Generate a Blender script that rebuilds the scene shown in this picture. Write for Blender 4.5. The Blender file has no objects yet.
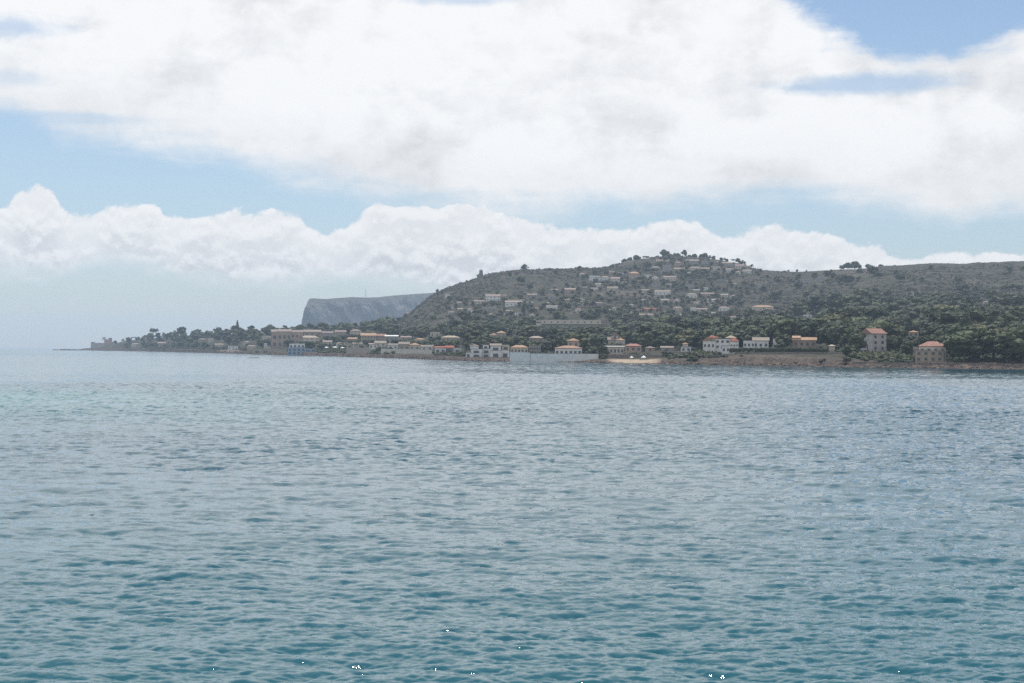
import bpy, math, random
import numpy as np
from mathutils import Vector, Matrix

# ------------------------------------------------------------------ camera, sky, sun, exposure
SC = bpy.context.scene
COL = SC.collection
F = 1700.0                 # focal length in pixels at 1024 wide
CAMH = 7.0                 # eye height above the water, metres
ROLL = math.radians(0.35)
cam_d = bpy.data.cameras.new('camera')
cam_d.sensor_width = 36.0
cam_d.lens = 36.0 * F / 1024.0
cam_d.clip_start = 0.5
cam_d.clip_end = 60000
cam = bpy.data.objects.new('camera', cam_d)
COL.objects.link(cam)
cam.matrix_world = (Matrix.Translation((0, 0, CAMH)) @ Matrix.Rotation(math.radians(90) + math.atan(7.9 / F), 4, 'X')
                    @ Matrix.Rotation(ROLL, 4, 'Z'))
SC.camera = cam

SUN_EL, SUN_AZ = math.radians(68), math.radians(-14)      # azimuth clockwise from +Y (ahead) to +X (right)
SKY_STRENGTH = 0.105
sun_d = bpy.data.lights.new('sun', 'SUN')
sun_d.energy = 3.0
sun_d.angle = math.radians(0.53)
sun_d.color = (1.0, 0.95, 0.88)
sun = bpy.data.objects.new('sun', sun_d)
COL.objects.link(sun)
sd = Vector((math.sin(SUN_AZ) * math.cos(SUN_EL), math.cos(SUN_AZ) * math.cos(SUN_EL), math.sin(SUN_EL)))
sun.rotation_euler = sd.to_track_quat('Z', 'Y').to_euler()
sun.location = (0, 0, 400)

SC.view_settings.view_transform = 'Standard'
SC.view_settings.look = 'None'
SC.view_settings.exposure = 0.35
SC.view_settings.gamma = 1.0
SC.render.engine = 'CYCLES'
cy = SC.cycles
cy.max_bounces = 5
cy.diffuse_bounces = 2
cy.glossy_bounces = 3
cy.volume_bounces = 1
cy.transparent_max_bounces = 6
cy.sample_clamp_indirect = 6.0
cy.use_denoising = False
cy.denoiser = 'OPENIMAGEDENOISE'
try:
    cy.denoising_input_passes = 'RGB_ALBEDO_NORMAL'
except Exception:
    pass


class NT:
    """tiny helper for writing node trees"""
    def __init__(self, tree):
        self.t = tree
        self.n = tree.nodes
        self.l = tree.links

    def node(self, kind, **kw):
        nd = self.n.new(kind)
        for k, v in kw.items():
            setattr(nd, k, v)
        return nd

    def put(self, sock, v):
        if v is None:
            return
        if isinstance(v, bpy.types.NodeSocket):
            self.l.new(v, sock)
        else:
            sock.default_value = v

    def m(self, op, a, b=None, c=None, clamp=False):
        nd = self.node('ShaderNodeMath', operation=op, use_clamp=clamp)
        for i, v in enumerate((a, b, c)):
            if v is not None:
                self.put(nd.inputs[i], v)
        return nd.outputs[0]

    def mix(self, f, a, b):
        nd = self.node('ShaderNodeMix', data_type='RGBA')
        self.put(nd.inputs['Factor'], f)
        for s, v in ((nd.inputs[6], a), (nd.inputs[7], b)):
            if isinstance(v, tuple) and len(v) == 3:
                v = v + (1.0,)
            self.put(s, v)
        return nd.outputs[2]

    def noise(self, vec, scale, detail=4, rough=0.55, dist=0.0):
        nd = self.node('ShaderNodeTexNoise')
        self.put(nd.inputs['Vector'], vec)
        nd.inputs['Scale'].default_value = scale
        nd.inputs['Detail'].default_value = detail
        nd.inputs['Roughness'].default_value = rough
        nd.inputs['Distortion'].default_value = dist
        return nd.outputs['Fac']

    def ss(self, v, a, b):
        nd = self.node('ShaderNodeMapRange', interpolation_type='SMOOTHSTEP')
        self.put(nd.inputs[0], v)
        nd.inputs[1].default_value = a
        nd.inputs[2].default_value = b
        return nd.outputs[0]

    def xyz(self, x, y, z):
        nd = self.node('ShaderNodeCombineXYZ')
        for i, v in enumerate((x, y, z)):
            self.put(nd.inputs[i], v)
        return nd.outputs[0]

    def curve(self, v, pts, x0, x1, y0, y1):
        """piecewise curve through pts (in real units) of the value v"""
        nd = self.node('ShaderNodeFloatCurve')
        x = self.m('DIVIDE', self.m('SUBTRACT', v, x0), x1 - x0, clamp=True)
        self.put(nd.inputs['Value'], x)
        cv = nd.mapping.curves[0]
        P = [((a - x0) / (x1 - x0), (b - y0) / (y1 - y0)) for a, b in pts]
        cv.points[0].location = P[0]
        cv.points[1].location = P[-1]
        for p in P[1:-1]:
            cv.points.new(*p)
        nd.mapping.update()
        return self.m('MULTIPLY_ADD', nd.outputs[0], y1 - y0, y0)


def build_world():
    w = bpy.data.worlds.new('World')
    SC.world = w
    w.use_nodes = True
    k = NT(w.node_tree)
    k.n.clear()
    sky = k.node('ShaderNodeTexSky', sky_type='NISHITA', sun_disc=False)
    sky.sun_elevation = SUN_EL
    sky.sun_rotation = SUN_AZ
    sky.air_density = 1.0
    sky.dust_density = 0.3
    sky.ozone_density = 1.6
    tc = k.node('ShaderNodeTexCoord')
    sp = k.node('ShaderNodeSeparateXYZ')
    k.put(sp.inputs[0], tc.outputs['Generated'])
    x, y, z = sp.outputs
    az = k.m('ARCTAN2', x, y)
    el = k.m('ARCSINE', z)
    # azimuth and elevation in steps of 1/1700 rad, laid out like a sky chart
    sx = k.m('MULTIPLY_ADD', az, 1700.0, 512.0)
    sy = k.m('MULTIPLY_ADD', el, -1700.0, 348.0)
    v = k.xyz(k.m('MULTIPLY', sx, 0.01), k.m('MULTIPLY', sy, 0.017), 0.0)
    n_big = k.noise(v, 0.55, 6, 0.55)
    n_mid = k.noise(k.xyz(k.m('MULTIPLY', sx, 0.01), k.m('MULTIPLY', sy, 0.013), 3.3), 2.6, 8, 0.6, 0.3)
    n_wisp = k.noise(k.xyz(k.m('MULTIPLY', sx, 0.004), k.m('MULTIPLY', sy, 0.022), 7.7), 1.6, 7, 0.6, 0.4)
    nm = k.m('SUBTRACT', n_mid, 0.5)
    nb = k.m('SUBTRACT', n_big, 0.5)
    nw = k.m('SUBTRACT', n_wisp, 0.5)
    # upper cloud deck: lower edge
    b1 = k.curve(sx, [(-200, 105), (0, 122), (70, 140), (150, 152), (240, 165), (330, 184), (420, 200), (520, 214), (600, 208),
                      (700, 198), (800, 197), (860, 208), (930, 216), (1024, 210), (1300, 195)], -200, 1300, 0, 400)
    d1 = k.m('SUBTRACT', b1, sy)
    d1 = k.m('ADD', d1, k.m('MULTIPLY', nm, 34.0))
    d1 = k.m('ADD', d1, k.m('MULTIPLY', nw, 46.0))
    # gap at the upper right (blue above the right hand mass)
    t1 = k.curve(sx, [(600, -120), (700, -70), (745, -25), (790, 14), (830, 40), (880, 70), (940, 74), (985, 62), (1024, 40), (1100, 20), (1300, -60)],
                 600, 1300, -200, 200)
    d1t = k.m('ADD', k.m('SUBTRACT', sy, t1), k.m('MULTIPLY', nm, 60.0))
    d1t = k.m('ADD', d1t, k.m('MULTIPLY', nw, 60.0))
    m1 = k.m('MULTIPLY', k.ss(d1, -14.0, 24.0), k.m('MAXIMUM', k.ss(d1t, -22.0, 14.0), k.ss(sy, -20.0, -80.0)))
    # thin blue streaks
    def streak(cx, cyy, rx, ry, amt, amp=0.9):
        a = k.m('DIVIDE', k.m('SUBTRACT', sx, cx), rx)
        b = k.m('DIVIDE', k.m('SUBTRACT', sy, cyy), ry)
        r = k.m('SQRT', k.m('ADD', k.m('MULTIPLY', a, a), k.m('MULTIPLY', b, b)))
        r = k.m('ADD', r, k.m('MULTIPLY', nm, -amp * 1.6))
        r = k.m('ADD', r, k.m('MULTIPLY', nw, -amp * 1.6))
        return k.m('MULTIPLY_ADD', k.ss(r, 1.25, 0.25), -amt, 1.0)
    for s in ((855, 88, 95, 11, 0.75), (10, 44, 75, 12, 0.6), (20, 92, 60, 9, 0.35), (60, 128, 120, 7, 0.55), (460, 3, 60, 7, 0.5)):
        m1 = k.m('MULTIPLY', m1, streak(*s))
    # cumulus bank above the horizon
    t2 = k.curve(sx, [(-200, 225), (0, 214), (22, 206), (34, 194), (55, 192), (68, 206), (92, 214), (118, 206), (150, 202), (176, 212), (205, 214), (236, 208),
                      (270, 207), (300, 214), (330, 228), (352, 216), (380, 202), (430, 199), (500, 206), (560, 222), (600, 224), (640, 221),
                      (690, 216), (720, 226), (760, 222), (800, 225), (830, 234), (870, 239), (910, 250), (940, 243), (965, 247), (990, 244), (1024, 251), (1300, 250)],
                 -200, 1300, 100, 300)
    b2 = k.curve(sx, [(-200, 262), (0, 272), (60, 276), (110, 268), (190, 276), (270, 284), (330, 276), (400, 284), (450, 296), (520, 350), (1300, 380)],
                 -200, 1300, 200, 400)
    n_puff = k.noise(k.xyz(k.m('MULTIPLY', sx, 0.01), k.m('MULTIPLY', sy, 0.012), 11.0), 3.4, 7, 0.58, 0.1)
    npf = k.m('SUBTRACT', n_puff, 0.5)
    d2a = k.m('ADD', k.m('SUBTRACT', k.m('SUBTRACT', sy, t2), 5.0), k.m('ADD', k.m('MULTIPLY', npf, 34.0), k.m('MULTIPLY', nm, 12.0)))
    d2b = k.m('ADD', k.m('SUBTRACT', b2, sy), k.m('ADD', k.m('MULTIPLY', nm, 34.0), k.m('MULTIPLY', npf, 14.0)))
    m2 = k.m('MULTIPLY', k.ss(d2a, -2.0, 3.5), k.ss(d2b, -14.0, 16.0))
    # away from the view: broken cover over the whole sky
    nf = k.noise(tc.outputs['Generated'], 3.2, 6, 0.55)
    high = k.ss(sy, -250.0, -600.0)
    cover = k.m('MULTIPLY', k.ss(nf, 0.34, 0.50), k.m('MULTIPLY_ADD', k.ss(sy, -400.0, -1100.0), -0.45, 1.0))
    m1 = k.m('ADD', k.m('MULTIPLY', m1, k.m('SUBTRACT', 1.0, high)), k.m('MULTIPLY', cover, high))
    mask = k.m('MAXIMUM', m1, m2)
    # shade of the clouds (thick parts greyer below, tops bright)
    depth2 = k.ss(k.m('ADD', d2a, k.m('MULTIPLY', npf, 60.0)), 2.0, 70.0)
    n_up = k.noise(k.xyz(k.m('MULTIPLY', sx, 0.01), k.m('MULTIPLY_ADD', sy, 0.012, -0.075), 11.0), 3.4, 7, 0.58, 0.1)
    relief = k.ss(k.m('SUBTRACT', n_puff, n_up), -0.10, 0.12)
    m_up = k.noise(k.xyz(k.m('MULTIPLY', sx, 0.01), k.m('MULTIPLY_ADD', sy, 0.013, -0.13), 3.3), 2.6, 8, 0.6, 0.3)
    relief1 = k.ss(k.m('SUBTRACT', n_mid, m_up), -0.14, 0.14)
    c2 = k.mix(depth2, (6.5, 6.55, 6.65), (4.7, 4.85, 5.1))
    c2 = k.mix(k.m('MULTIPLY', relief, 0.75), c2, (7.4, 7.4, 7.35))
    thick = k.ss(k.m('ADD', nb, k.m('MULTIPLY', nm, 0.5)), -0.05, 0.22)
    c1 = k.mix(thick, (7.4, 7.4, 7.4), (5.2, 5.25, 5.35))
    low = k.ss(d1, 70.0, 5.0)
    c1 = k.mix(k.m('MULTIPLY', low, 0.45), c1, (5.6, 5.7, 5.85))
    c1 = k.mix(k.m('MULTIPLY', relief1, 0.45), c1, (7.3, 7.3, 7.3))
    c1 = k.mix(k.ss(sy, -420.0, -1100.0), c1, (5.0, 5.5, 6.6))
    cc = k.mix(k.m('MULTIPLY', m2, k.ss(sy, 180.0, 215.0)), c1, c2)
    skyc = k.node('ShaderNodeMix', data_type='RGBA', blend_type='MULTIPLY')
    skyc.inputs['Factor'].default_value = 1.0
    k.put(skyc.inputs[6], sky.outputs[0])
    k.put(skyc.inputs[7], k.mix(k.ss(el, 0.02, 0.14), (0.63, 0.68, 0.80), (0.78, 0.78, 0.81)))
    col = k.mix(k.m('MULTIPLY', mask, 0.97), skyc.outputs[2], cc)
    bg = k.node('ShaderNodeBackground')
    k.put(bg.inputs['Color'], col)
    bg.inputs['Strength'].default_value = SKY_STRENGTH
    out = k.node('ShaderNodeOutputWorld')
    k.put(out.inputs['Surface'], bg.outputs[0])
    w.cycles.sampling_method = 'MANUAL'
    w.cycles.sample_map_resolution = 512


build_world()
rnd = random.Random(7)
rng = np.random.default_rng(7)


# ------------------------------------------------------------------ helpers
def yh(px):
    """row of the horizon in the picture at column px"""
    return 349.4 + (px - 512.0) * math.tan(ROLL)


def zat(px, py, Y):
    return CAMH + (yh(px) - py) / F * Y


def X_of(px, Y):
    return (px - 512.0) / F * Y


def proj(X, Y, Z):
    px = 512.0 + X / Y * F
    return px, yh(px) - (Z - CAMH) / Y * F


def tag(o, label=None, cat=None, group=None, kind=None):
    if label:
        o['label'] = label
    if cat:
        o['category'] = cat
    if group:
        o['group'] = group
    if kind:
        o['kind'] = kind
    return o


def link_mesh(name, me, parent=None):
    o = bpy.data.objects.new(name, me)
    COL.objects.link(o)
    if parent is not None:
        o.parent = parent
    return o


def empty(name, loc, rz=0.0):
    o = bpy.data.objects.new(name, None)
    o.empty_display_size = 1.0
    o.location = loc
    o.rotation_euler = (0, 0, rz)
    COL.objects.link(o)
    return o


def quads_mesh(name, verts, faces, mat=None, smooth=False):
    """fast mesh from an (n,3) array and an (m,k) array of faces"""
    me = bpy.data.meshes.new(name)
    verts = np.asarray(verts, dtype=np.float32)
    faces = np.asarray(faces, dtype=np.int32)
    nf, kk = faces.shape
    me.vertices.add(len(verts))
    me.vertices.foreach_set('co', verts.ravel())
    me.loops.add(nf * kk)
    me.loops.foreach_set('vertex_index', faces.ravel())
    me.polygons.add(nf)
    me.polygons.foreach_set('loop_start', np.arange(0, nf * kk, kk, dtype=np.int32))
    me.polygons.foreach_set('use_smooth', np.full(nf, smooth, dtype=bool))
    me.update(calc_edges=True)
    if mat:
        me.materials.append(mat)
    return me


def grid_faces(nr, nc):
    i = np.arange(nr - 1)[:, None] * nc + np.arange(nc - 1)[None, :]
    i = i.ravel()
    return np.stack([i, i + 1, i + nc + 1, i + nc], axis=1)


class MB:
    """collects boxes, prisms and tubes and links them as one mesh"""
    def __init__(self):
        self.v, self.f = [], []

    def add(self, vs, fs):
        b = len(self.v)
        self.v += [tuple(p) for p in vs]
        self.f += [tuple(b + i for i in f) for f in fs]
        return self

    def box(self, x0, x1, y0, y1, z0, z1):
        return self.add([(x0, y0, z0), (x1, y0, z0), (x1, y1, z0), (x0, y1, z0), (x0, y0, z1), (x1, y0, z1), (x1, y1, z1), (x0, y1, z1)],
                        [(0, 3, 2, 1), (4, 5, 6, 7), (0, 1, 5, 4), (1, 2, 6, 5), (2, 3, 7, 6), (3, 0, 4, 7)])

    def tube(self, pts, radii, n=7):
        b = len(self.v)
        pts = [Vector(p) for p in pts]
        for i, p in enumerate(pts):
            d = (pts[min(i + 1, len(pts) - 1)] - pts[max(i - 1, 0)]).normalized()
            a = d.orthogonal().normalized()
            c = d.cross(a)
            for j in range(n):
                t = 2 * math.pi * j / n
                self.v.append(tuple(p + (a * math.cos(t) + c * math.sin(t)) * radii[i]))
        for i in range(len(pts) - 1):
            for j in range(n):
                q = b + i * n + j
                r = b + i * n + (j + 1) % n
                self.f.append((q, r, r + n, q + n))
        self.f.append(tuple(b + j for j in range(n))[::-1])
        self.f.append(tuple(b + (len(pts) - 1) * n + j for j in range(n)))
        return self

    def build(self, name, mat, parent=None):
        me = bpy.data.meshes.new(name)
        me.from_pydata(self.v, [], self.f)
        me.update()
        if mat:
            me.materials.append(mat)
        return link_mesh(name, me, parent)


# ------------------------------------------------------------------ materials
def surf(name, c1, c2=None, scale=1.0, rough=0.85, detail=4, spec=0.3, rand=0.0, coords='Object', bump=0.0):
    m = bpy.data.materials.new(name)
    m.use_nodes = True
    k = NT(m.node_tree)
    b = k.n['Principled BSDF']
    b.inputs['Roughness'].default_value = rough
    b.inputs['Specular IOR Level'].default_value = spec
    tc = k.node('ShaderNodeTexCoord')
    col = c1 + (1,)
    if c2:
        n = k.noise(tc.outputs[coords], scale, detail)
        col = k.mix(k.ss(n, 0.35, 0.65), c1, c2)
        if bump:
            bp = k.node('ShaderNodeBump')
            bp.inputs['Strength'].default_value = 1.0
            bp.inputs['Distance'].default_value = bump
            k.put(bp.inputs['Height'], n)
            k.put(b.inputs['Normal'], bp.outputs[0])
    if rand:
        oi = k.node('ShaderNodeObjectInfo')
        hs = k.node('ShaderNodeHueSaturation')
        k.put(hs.inputs['Color'], col)
        k.put(hs.inputs['Value'], k.m('MULTIPLY_ADD', oi.outputs['Random'], 2 * rand, 1.0 - rand))
        k.put(hs.inputs['Hue'], k.m('MULTIPLY_ADD', k.m('FRACT', k.m('MULTIPLY', oi.outputs['Random'], 7.3)), 0.05, 0.475))
        col = hs.outputs[0]
    k.put(b.inputs['Base Color'], col)
    return m


def foliage(name, dark, light, scale=0.25, rand=0.25):
    """leaf colour with patches of lighter growth, different on every tree"""
    m = bpy.data.materials.new(name)
    m.use_nodes = True
    k = NT(m.node_tree)
    b = k.n['Principled BSDF']
    b.inputs['Roughness'].default_value = 0.7
    b.inputs['Specular IOR Level'].default_value = 0.25
    geo = k.node('ShaderNodeNewGeometry')
    n = k.noise(geo.outputs['Position'], scale, 3, 0.6)
    n2 = k.noise(geo.outputs['Position'], scale * 0.12, 3, 0.6)
    f = k.m('ADD', k.m('MULTIPLY', n, 0.5), k.m('MULTIPLY', n2, 0.5))
    at = k.node('ShaderNodeAttribute', attribute_name='tint')
    f = k.m('ADD', k.ss(f, 0.38, 0.62), k.m('MULTIPLY_ADD', at.outputs['Fac'], 0.6, -0.15), clamp=True)
    oi = k.node('ShaderNodeObjectInfo')
    col = k.mix(f, dark, light)
    hs = k.node('ShaderNodeHueSaturation')
    k.put(hs.inputs['Color'], col)
    k.put(hs.inputs['Value'], k.m('MULTIPLY_ADD', oi.outputs['Random'], 2 * rand, 1.0 - rand))
    k.put(hs.inputs['Hue'], k.m('MULTIPLY_ADD', k.m('FRACT', k.m('MULTIPLY', oi.outputs['Random'], 7.3)), 0.05, 0.47))
    k.put(b.inputs['Base Color'], hs.outputs[0])
    return m


M = {
    'white': surf('white_render', (0.74, 0.74, 0.72), (0.62, 0.62, 0.60), 0.4),
    'cream': surf('cream_render', (0.62, 0.56, 0.46), (0.52, 0.46, 0.38), 0.4),
    'pink': surf('pink_render', (0.48, 0.36, 0.29), (0.40, 0.30, 0.25), 0.4),
    'tan': surf('tan_render', (0.42, 0.35, 0.27), (0.34, 0.29, 0.23), 0.4),
    'lilac': surf('weathered_lilac_render', (0.50, 0.47, 0.46), (0.38, 0.35, 0.34), 0.5),
    'grey': surf('grey_render', (0.36, 0.35, 0.34), (0.28, 0.27, 0.26), 0.4),
    'stone': surf('old_stone', (0.24, 0.20, 0.17), (0.13, 0.11, 0.10), 0.8, bump=0.2),
    'blue': surf('blue_paint', (0.32, 0.39, 0.49), (0.25, 0.32, 0.42), 0.4),
    'tile': surf('terracotta_tiles', (0.36, 0.21, 0.15), (0.26, 0.155, 0.115), 1.2, rand=0.15, bump=0.1),
    'palet': surf('pale_tiles', (0.31, 0.25, 0.215), (0.23, 0.19, 0.165), 1.2, rand=0.1),
    'redt': surf('red_tiles', (0.34, 0.11, 0.07), (0.26, 0.09, 0.06), 1.2),
    'oran': surf('orange_tiles', (0.44, 0.29, 0.19), (0.34, 0.22, 0.14), 1.2),
    'flat': surf('roof_gravel', (0.33, 0.31, 0.29), (0.26, 0.25, 0.24), 1.0),
    'glass': surf('window_glass', (0.07, 0.08, 0.09), None, rough=0.15, spec=0.5),
    'shut': surf('shutter_wood', (0.16, 0.13, 0.10), (0.10, 0.08, 0.07), 2.0),
    'bark': surf('bark', (0.10, 0.075, 0.055), (0.06, 0.045, 0.035), 2.0),
    'metal': surf('painted_metal', (0.30, 0.31, 0.33), None, rough=0.5),
    'canvas': surf('white_canvas', (0.82, 0.82, 0.80), None),
    'rock': surf('wet_rock', (0.17, 0.12, 0.09), (0.07, 0.055, 0.05), 0.5, bump=0.3),
    'pine': foliage('pine_needles', (0.022, 0.033, 0.016), (0.052, 0.065, 0.029)),
    'leaf': foliage('shrub_leaves', (0.045, 0.062, 0.022), (0.088, 0.098, 0.045)),
    'scrub': foliage('dry_scrub', (0.044, 0.050, 0.030), (0.078, 0.074, 0.048), 0.03),
    'palm': foliage('palm_fronds', (0.035, 0.050, 0.020), (0.09, 0.10, 0.04)),
}


def terrain_material():
    m = bpy.data.materials.new('hill_ground')
    m.use_nodes = True
    k = NT(m.node_tree)
    b = k.n['Principled BSDF']
    b.inputs['Roughness'].default_value = 0.95
    b.inputs['Specular IOR Level'].default_value = 0.1
    geo = k.node('ShaderNodeNewGeometry')
    P = geo.outputs['Position']
    n1 = k.noise(P, 0.012, 8, 0.62)
    n2 = k.noise(P, 0.06, 6, 0.7)
    n3 = k.noise(P, 0.25, 4, 0.6)
    scrub = k.mix(k.ss(n2, 0.40, 0.62), (0.036, 0.041, 0.028), (0.070, 0.065, 0.048))
    dry = k.mix(k.ss(n3, 0.35, 0.65), (0.070, 0.062, 0.050), (0.11, 0.093, 0.073))
    hill = k.mix(k.ss(n1, 0.50, 0.66), scrub, dry)
    rock = k.mix(k.ss(k.noise(P, 0.35, 6, 0.7), 0.35, 0.65), (0.045, 0.040, 0.037), (0.125, 0.098, 0.080))
    sand = k.mix(n3, (0.34, 0.27, 0.20), (0.42, 0.34, 0.26))
    at = k.node('ShaderNodeAttribute', attribute_name='zone')
    s = k.node('ShaderNodeSeparateColor')
    k.put(s.inputs[0], at.outputs['Color'])
    col = k.mix(s.outputs[0], hill, rock)
    col = k.mix(s.outputs[1], col, sand)
    cliff = k.mix(k.ss(k.noise(P, 0.012, 8, 0.72), 0.38, 0.62), (0.05, 0.055, 0.05), (0.18, 0.17, 0.155))
    col = k.mix(s.outputs[2], col, cliff)
    k.put(b.inputs['Base Color'], col)
    bp = k.node('ShaderNodeBump')
    bp.inputs['Strength'].default_value = 0.8
    bp.inputs['Distance'].default_value = 1.5
    k.put(bp.inputs['Height'], n2)
    k.put(b.inputs['Normal'], bp.outputs[0])
    return m


M['ground'] = terrain_material()


# ------------------------------------------------------------------ fractal noise on arrays
def vnoise(x, y, seed=0):
    xi = np.floor(x).astype(np.int64)
    yi = np.floor(y).astype(np.int64)
    fx, fy = x - xi, y - yi
    fx = fx * fx * (3 - 2 * fx)
    fy = fy * fy * (3 - 2 * fy)

    def h(a, b):
        n = (a * 374761393 + b * 668265263 + seed * 974711) & 0x7fffffff
        n = ((n ^ (n >> 13)) * 1274126177) & 0x7fffffff
        n = n ^ (n >> 16)
        return (n & 0xffff) / 65535.0
    a = h(xi, yi) * (1 - fx) + h(xi + 1, yi) * fx
    b = h(xi, yi + 1) * (1 - fx) + h(xi + 1, yi + 1) * fx
    return a * (1 - fy) + b * fy


def fbm(x, y, seed=0, octs=5, gain=0.5):
    s, a, t = 0.0, 1.0, 0.0
    for o in range(octs):
        s = s + a * vnoise(x * 2 ** o + 17.3 * o, y * 2 ** o - 9.1 * o, seed + o)
        t += a
        a *= gain
    return s / t - 0.5


# ------------------------------------------------------------------ the coast and the hill: one terrain sheet
#        px   shore row | bank z | z 100 m inland | foot Y, foot row | middle Y, row | ridge Y, ridge row
SHORE = np.array([
    (70, 3300, -3.0, -3.0, 3350, 351.0, 3380, 351.0, 3400, 351.0),
    (84, 3280, -1.0, -1.0, 3350, 348.5, 3380, 348.5, 3400, 348.5),
    (90, 3260, 3.0, 4.0, 3380, 348.2, 3400, 348.0, 3440, 348.0),
    (106, 3160, 3.0, 5.0, 3280, 346.6, 3350, 346.0, 3440, 345.6),
    (125, 2980, 4.0, 8.0, 3100, 344.0, 3180, 341.0, 3280, 341.0),
    (150, 2770, 4.0, 8.0, 2880, 343.0, 2980, 339.0, 3080, 338.0),
    (200, 2288, 4.0, 6.5, 2400, 346.0, 2550, 339.0, 2700, 336.0),
    (250, 1860, 3.0, 5.5, 1980, 348.0, 2150, 339.0, 2400, 333.0),
    (300, 1590, 2.5, 5.0, 1750, 347.0, 1980, 338.0, 2250, 332.5),
    (350, 1430, 2.5, 5.0, 1600, 346.0, 1850, 337.0, 2250, 331.5),
    (395, 1260, 2.5, 5.0, 1560, 343.0, 1850, 334.0, 2350, 324.5),
    (412, 1200, 2.5, 5.0, 1560, 341.0, 1850, 331.0, 2400, 313.0),
    (430, 1130, 2.5, 4.5, 1540, 340.0, 1850, 327.0, 2450, 297.5),
    (445, 1070, 2.3, 4.2, 1520, 339.0, 1850, 325.0, 2500, 290.5),
    (460, 1026, 2.0, 4.0, 1500, 338.0, 1850, 323.0, 2520, 284.5),
    (480, 1010, 2.0, 4.0, 1500, 337.0, 1850, 320.0, 2560, 277.5),
    (500, 1000, 1.6, 4.0, 1500, 336.0, 1850, 317.0, 2600, 273.5),
    (520, 990, 1.4, 4.0, 1500, 336.0, 1850, 315.0, 2600, 271.5),
    (560, 965, 1.3, 4.0, 1500, 336.0, 1850, 312.0, 2600, 270.5),
    (600, 925, 1.3, 4.0, 1500, 336.0, 1850, 310.0, 2600, 269.0),
    (617, 910, 1.2, 4.2, 1500, 336.0, 1850, 309.0, 2600, 265.5),
    (630, 900, 1.2, 4.5, 1500, 335.5, 1850, 308.0, 2600, 262.5),
    (650, 870, 1.5, 4.5, 1480, 335.0, 1850, 307.0, 2600, 261.0),
    (665, 868, 2.0, 5.0, 1480, 335.0, 1850, 307.0, 2600, 259.0),
    (690, 850, 2.5, 5.0, 1460, 334.5, 1850, 306.0, 2600, 258.5),
    (720, 842, 3.5, 6.0, 1440, 334.0, 1850, 306.0, 2600, 260.5),
    (740, 832, 3.9, 7.0, 1420, 334.0, 1850, 306.0, 2600, 264.0),
    (755, 822, 4.2, 7.3, 1400, 333.0, 1830, 306.0, 2600, 270.0),
    (780, 806, 4.0, 7.3, 1400, 332.5, 1820, 306.0, 2620, 272.0),
    (800, 792, 3.9, 7.3, 1380, 332.0, 1800, 306.0, 2620, 272.5),
    (830, 774, 3.6, 7.3, 1350, 331.5, 1780, 305.0, 2620, 270.5),
    (850, 758, 3.6, 7.0, 1320, 331.0, 1760, 305.0, 2620, 269.5),
    (880, 748, 2.6, 6.8, 1280, 331.0, 1740, 304.0, 2620, 268.0),
    (940, 735, 2.2, 4.8, 1240, 330.5, 1720, 303.0, 2650, 267.5),
    (1024, 713, 2.0, 5.0, 1200, 331.0, 1700, 302.0, 2650, 266.5),
    (1200, 690, 2.0, 5.0, 1150, 331.0, 1650, 300.0, 2650, 262.0),
    (1500, 660, 2.8, 6.0, 1100, 331.0, 1600, 300.0, 2650, 262.0),
], dtype=float)

TPX = np.arange(66, 1320, 1.6)


def terrain_nodes():
    c = SHORE
    g = lambda j: np.interp(TPX, c[:, 0], c[:, j])
    yhv = 349.4 + (TPX - 512) * math.tan(ROLL)
    # a ragged shoreline
    Ys = g(1) * (1 + 0.012 * fbm(TPX / 9.0, TPX * 0, 3, 4) * 2)
    Y = [Ys - 60, Ys - 8, Ys, Ys + 6, Ys + 12]
    zb, z1 = g(2), g(3)
    land = np.clip((TPX - 80) / 8.0, 0, 1)
    Z = [Ys * 0 - 4, Ys * 0 - 0.6, 0.15 * land - (1 - land) * 3, zb * 0.45, zb]
    Yf = np.maximum(g(4), Ys + 118)
    Y1 = np.minimum(Ys + 100, Yf - 10)
    Y.append(Y1)
    Z.append(z1)
    Y.append(Yf)
    Z.append(CAMH + (yhv - g(5)) / F * Yf)
    Ym = np.maximum(g(6), Yf + 10)
    Y.append(Ym)
    Z.append(CAMH + (yhv - g(7)) / F * Ym)
    Yr = np.maximum(g(8), Ym + 10)
    zr = CAMH + (yhv - g(9)) / F * Yr
    Y += [Yr, Yr + 60, Yr + 500, Yr + 1600]
    Z += [zr, zr * 0.985 - 0.5, zr * 0.6 - 1, zr * 0 - 4]
    return np.array(Y), np.array(Z)


def pchip(x, y, xi):
    h = np.diff(x)
    d = np.diff(y) / h
    m = np.zeros_like(y)
    for i in range(1, len(x) - 1):
        if d[i - 1] * d[i] > 0:
            w1, w2 = 2 * h[i] + h[i - 1], h[i] + 2 * h[i - 1]
            m[i] = (w1 + w2) / (w1 / d[i - 1] + w2 / d[i])
    m[0], m[-1] = d[0], d[-1]
    j = np.clip(np.searchsorted(x, xi) - 1, 0, len(h) - 1)
    t = (xi - x[j]) / h[j]
    t2, t3 = t * t, t * t * t
    return ((2 * t3 - 3 * t2 + 1) * y[j] + (t3 - 2 * t2 + t) * h[j] * m[j] + (-2 * t3 + 3 * t2) * y[j + 1] + (t3 - t2) * h[j] * m[j + 1])


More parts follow.
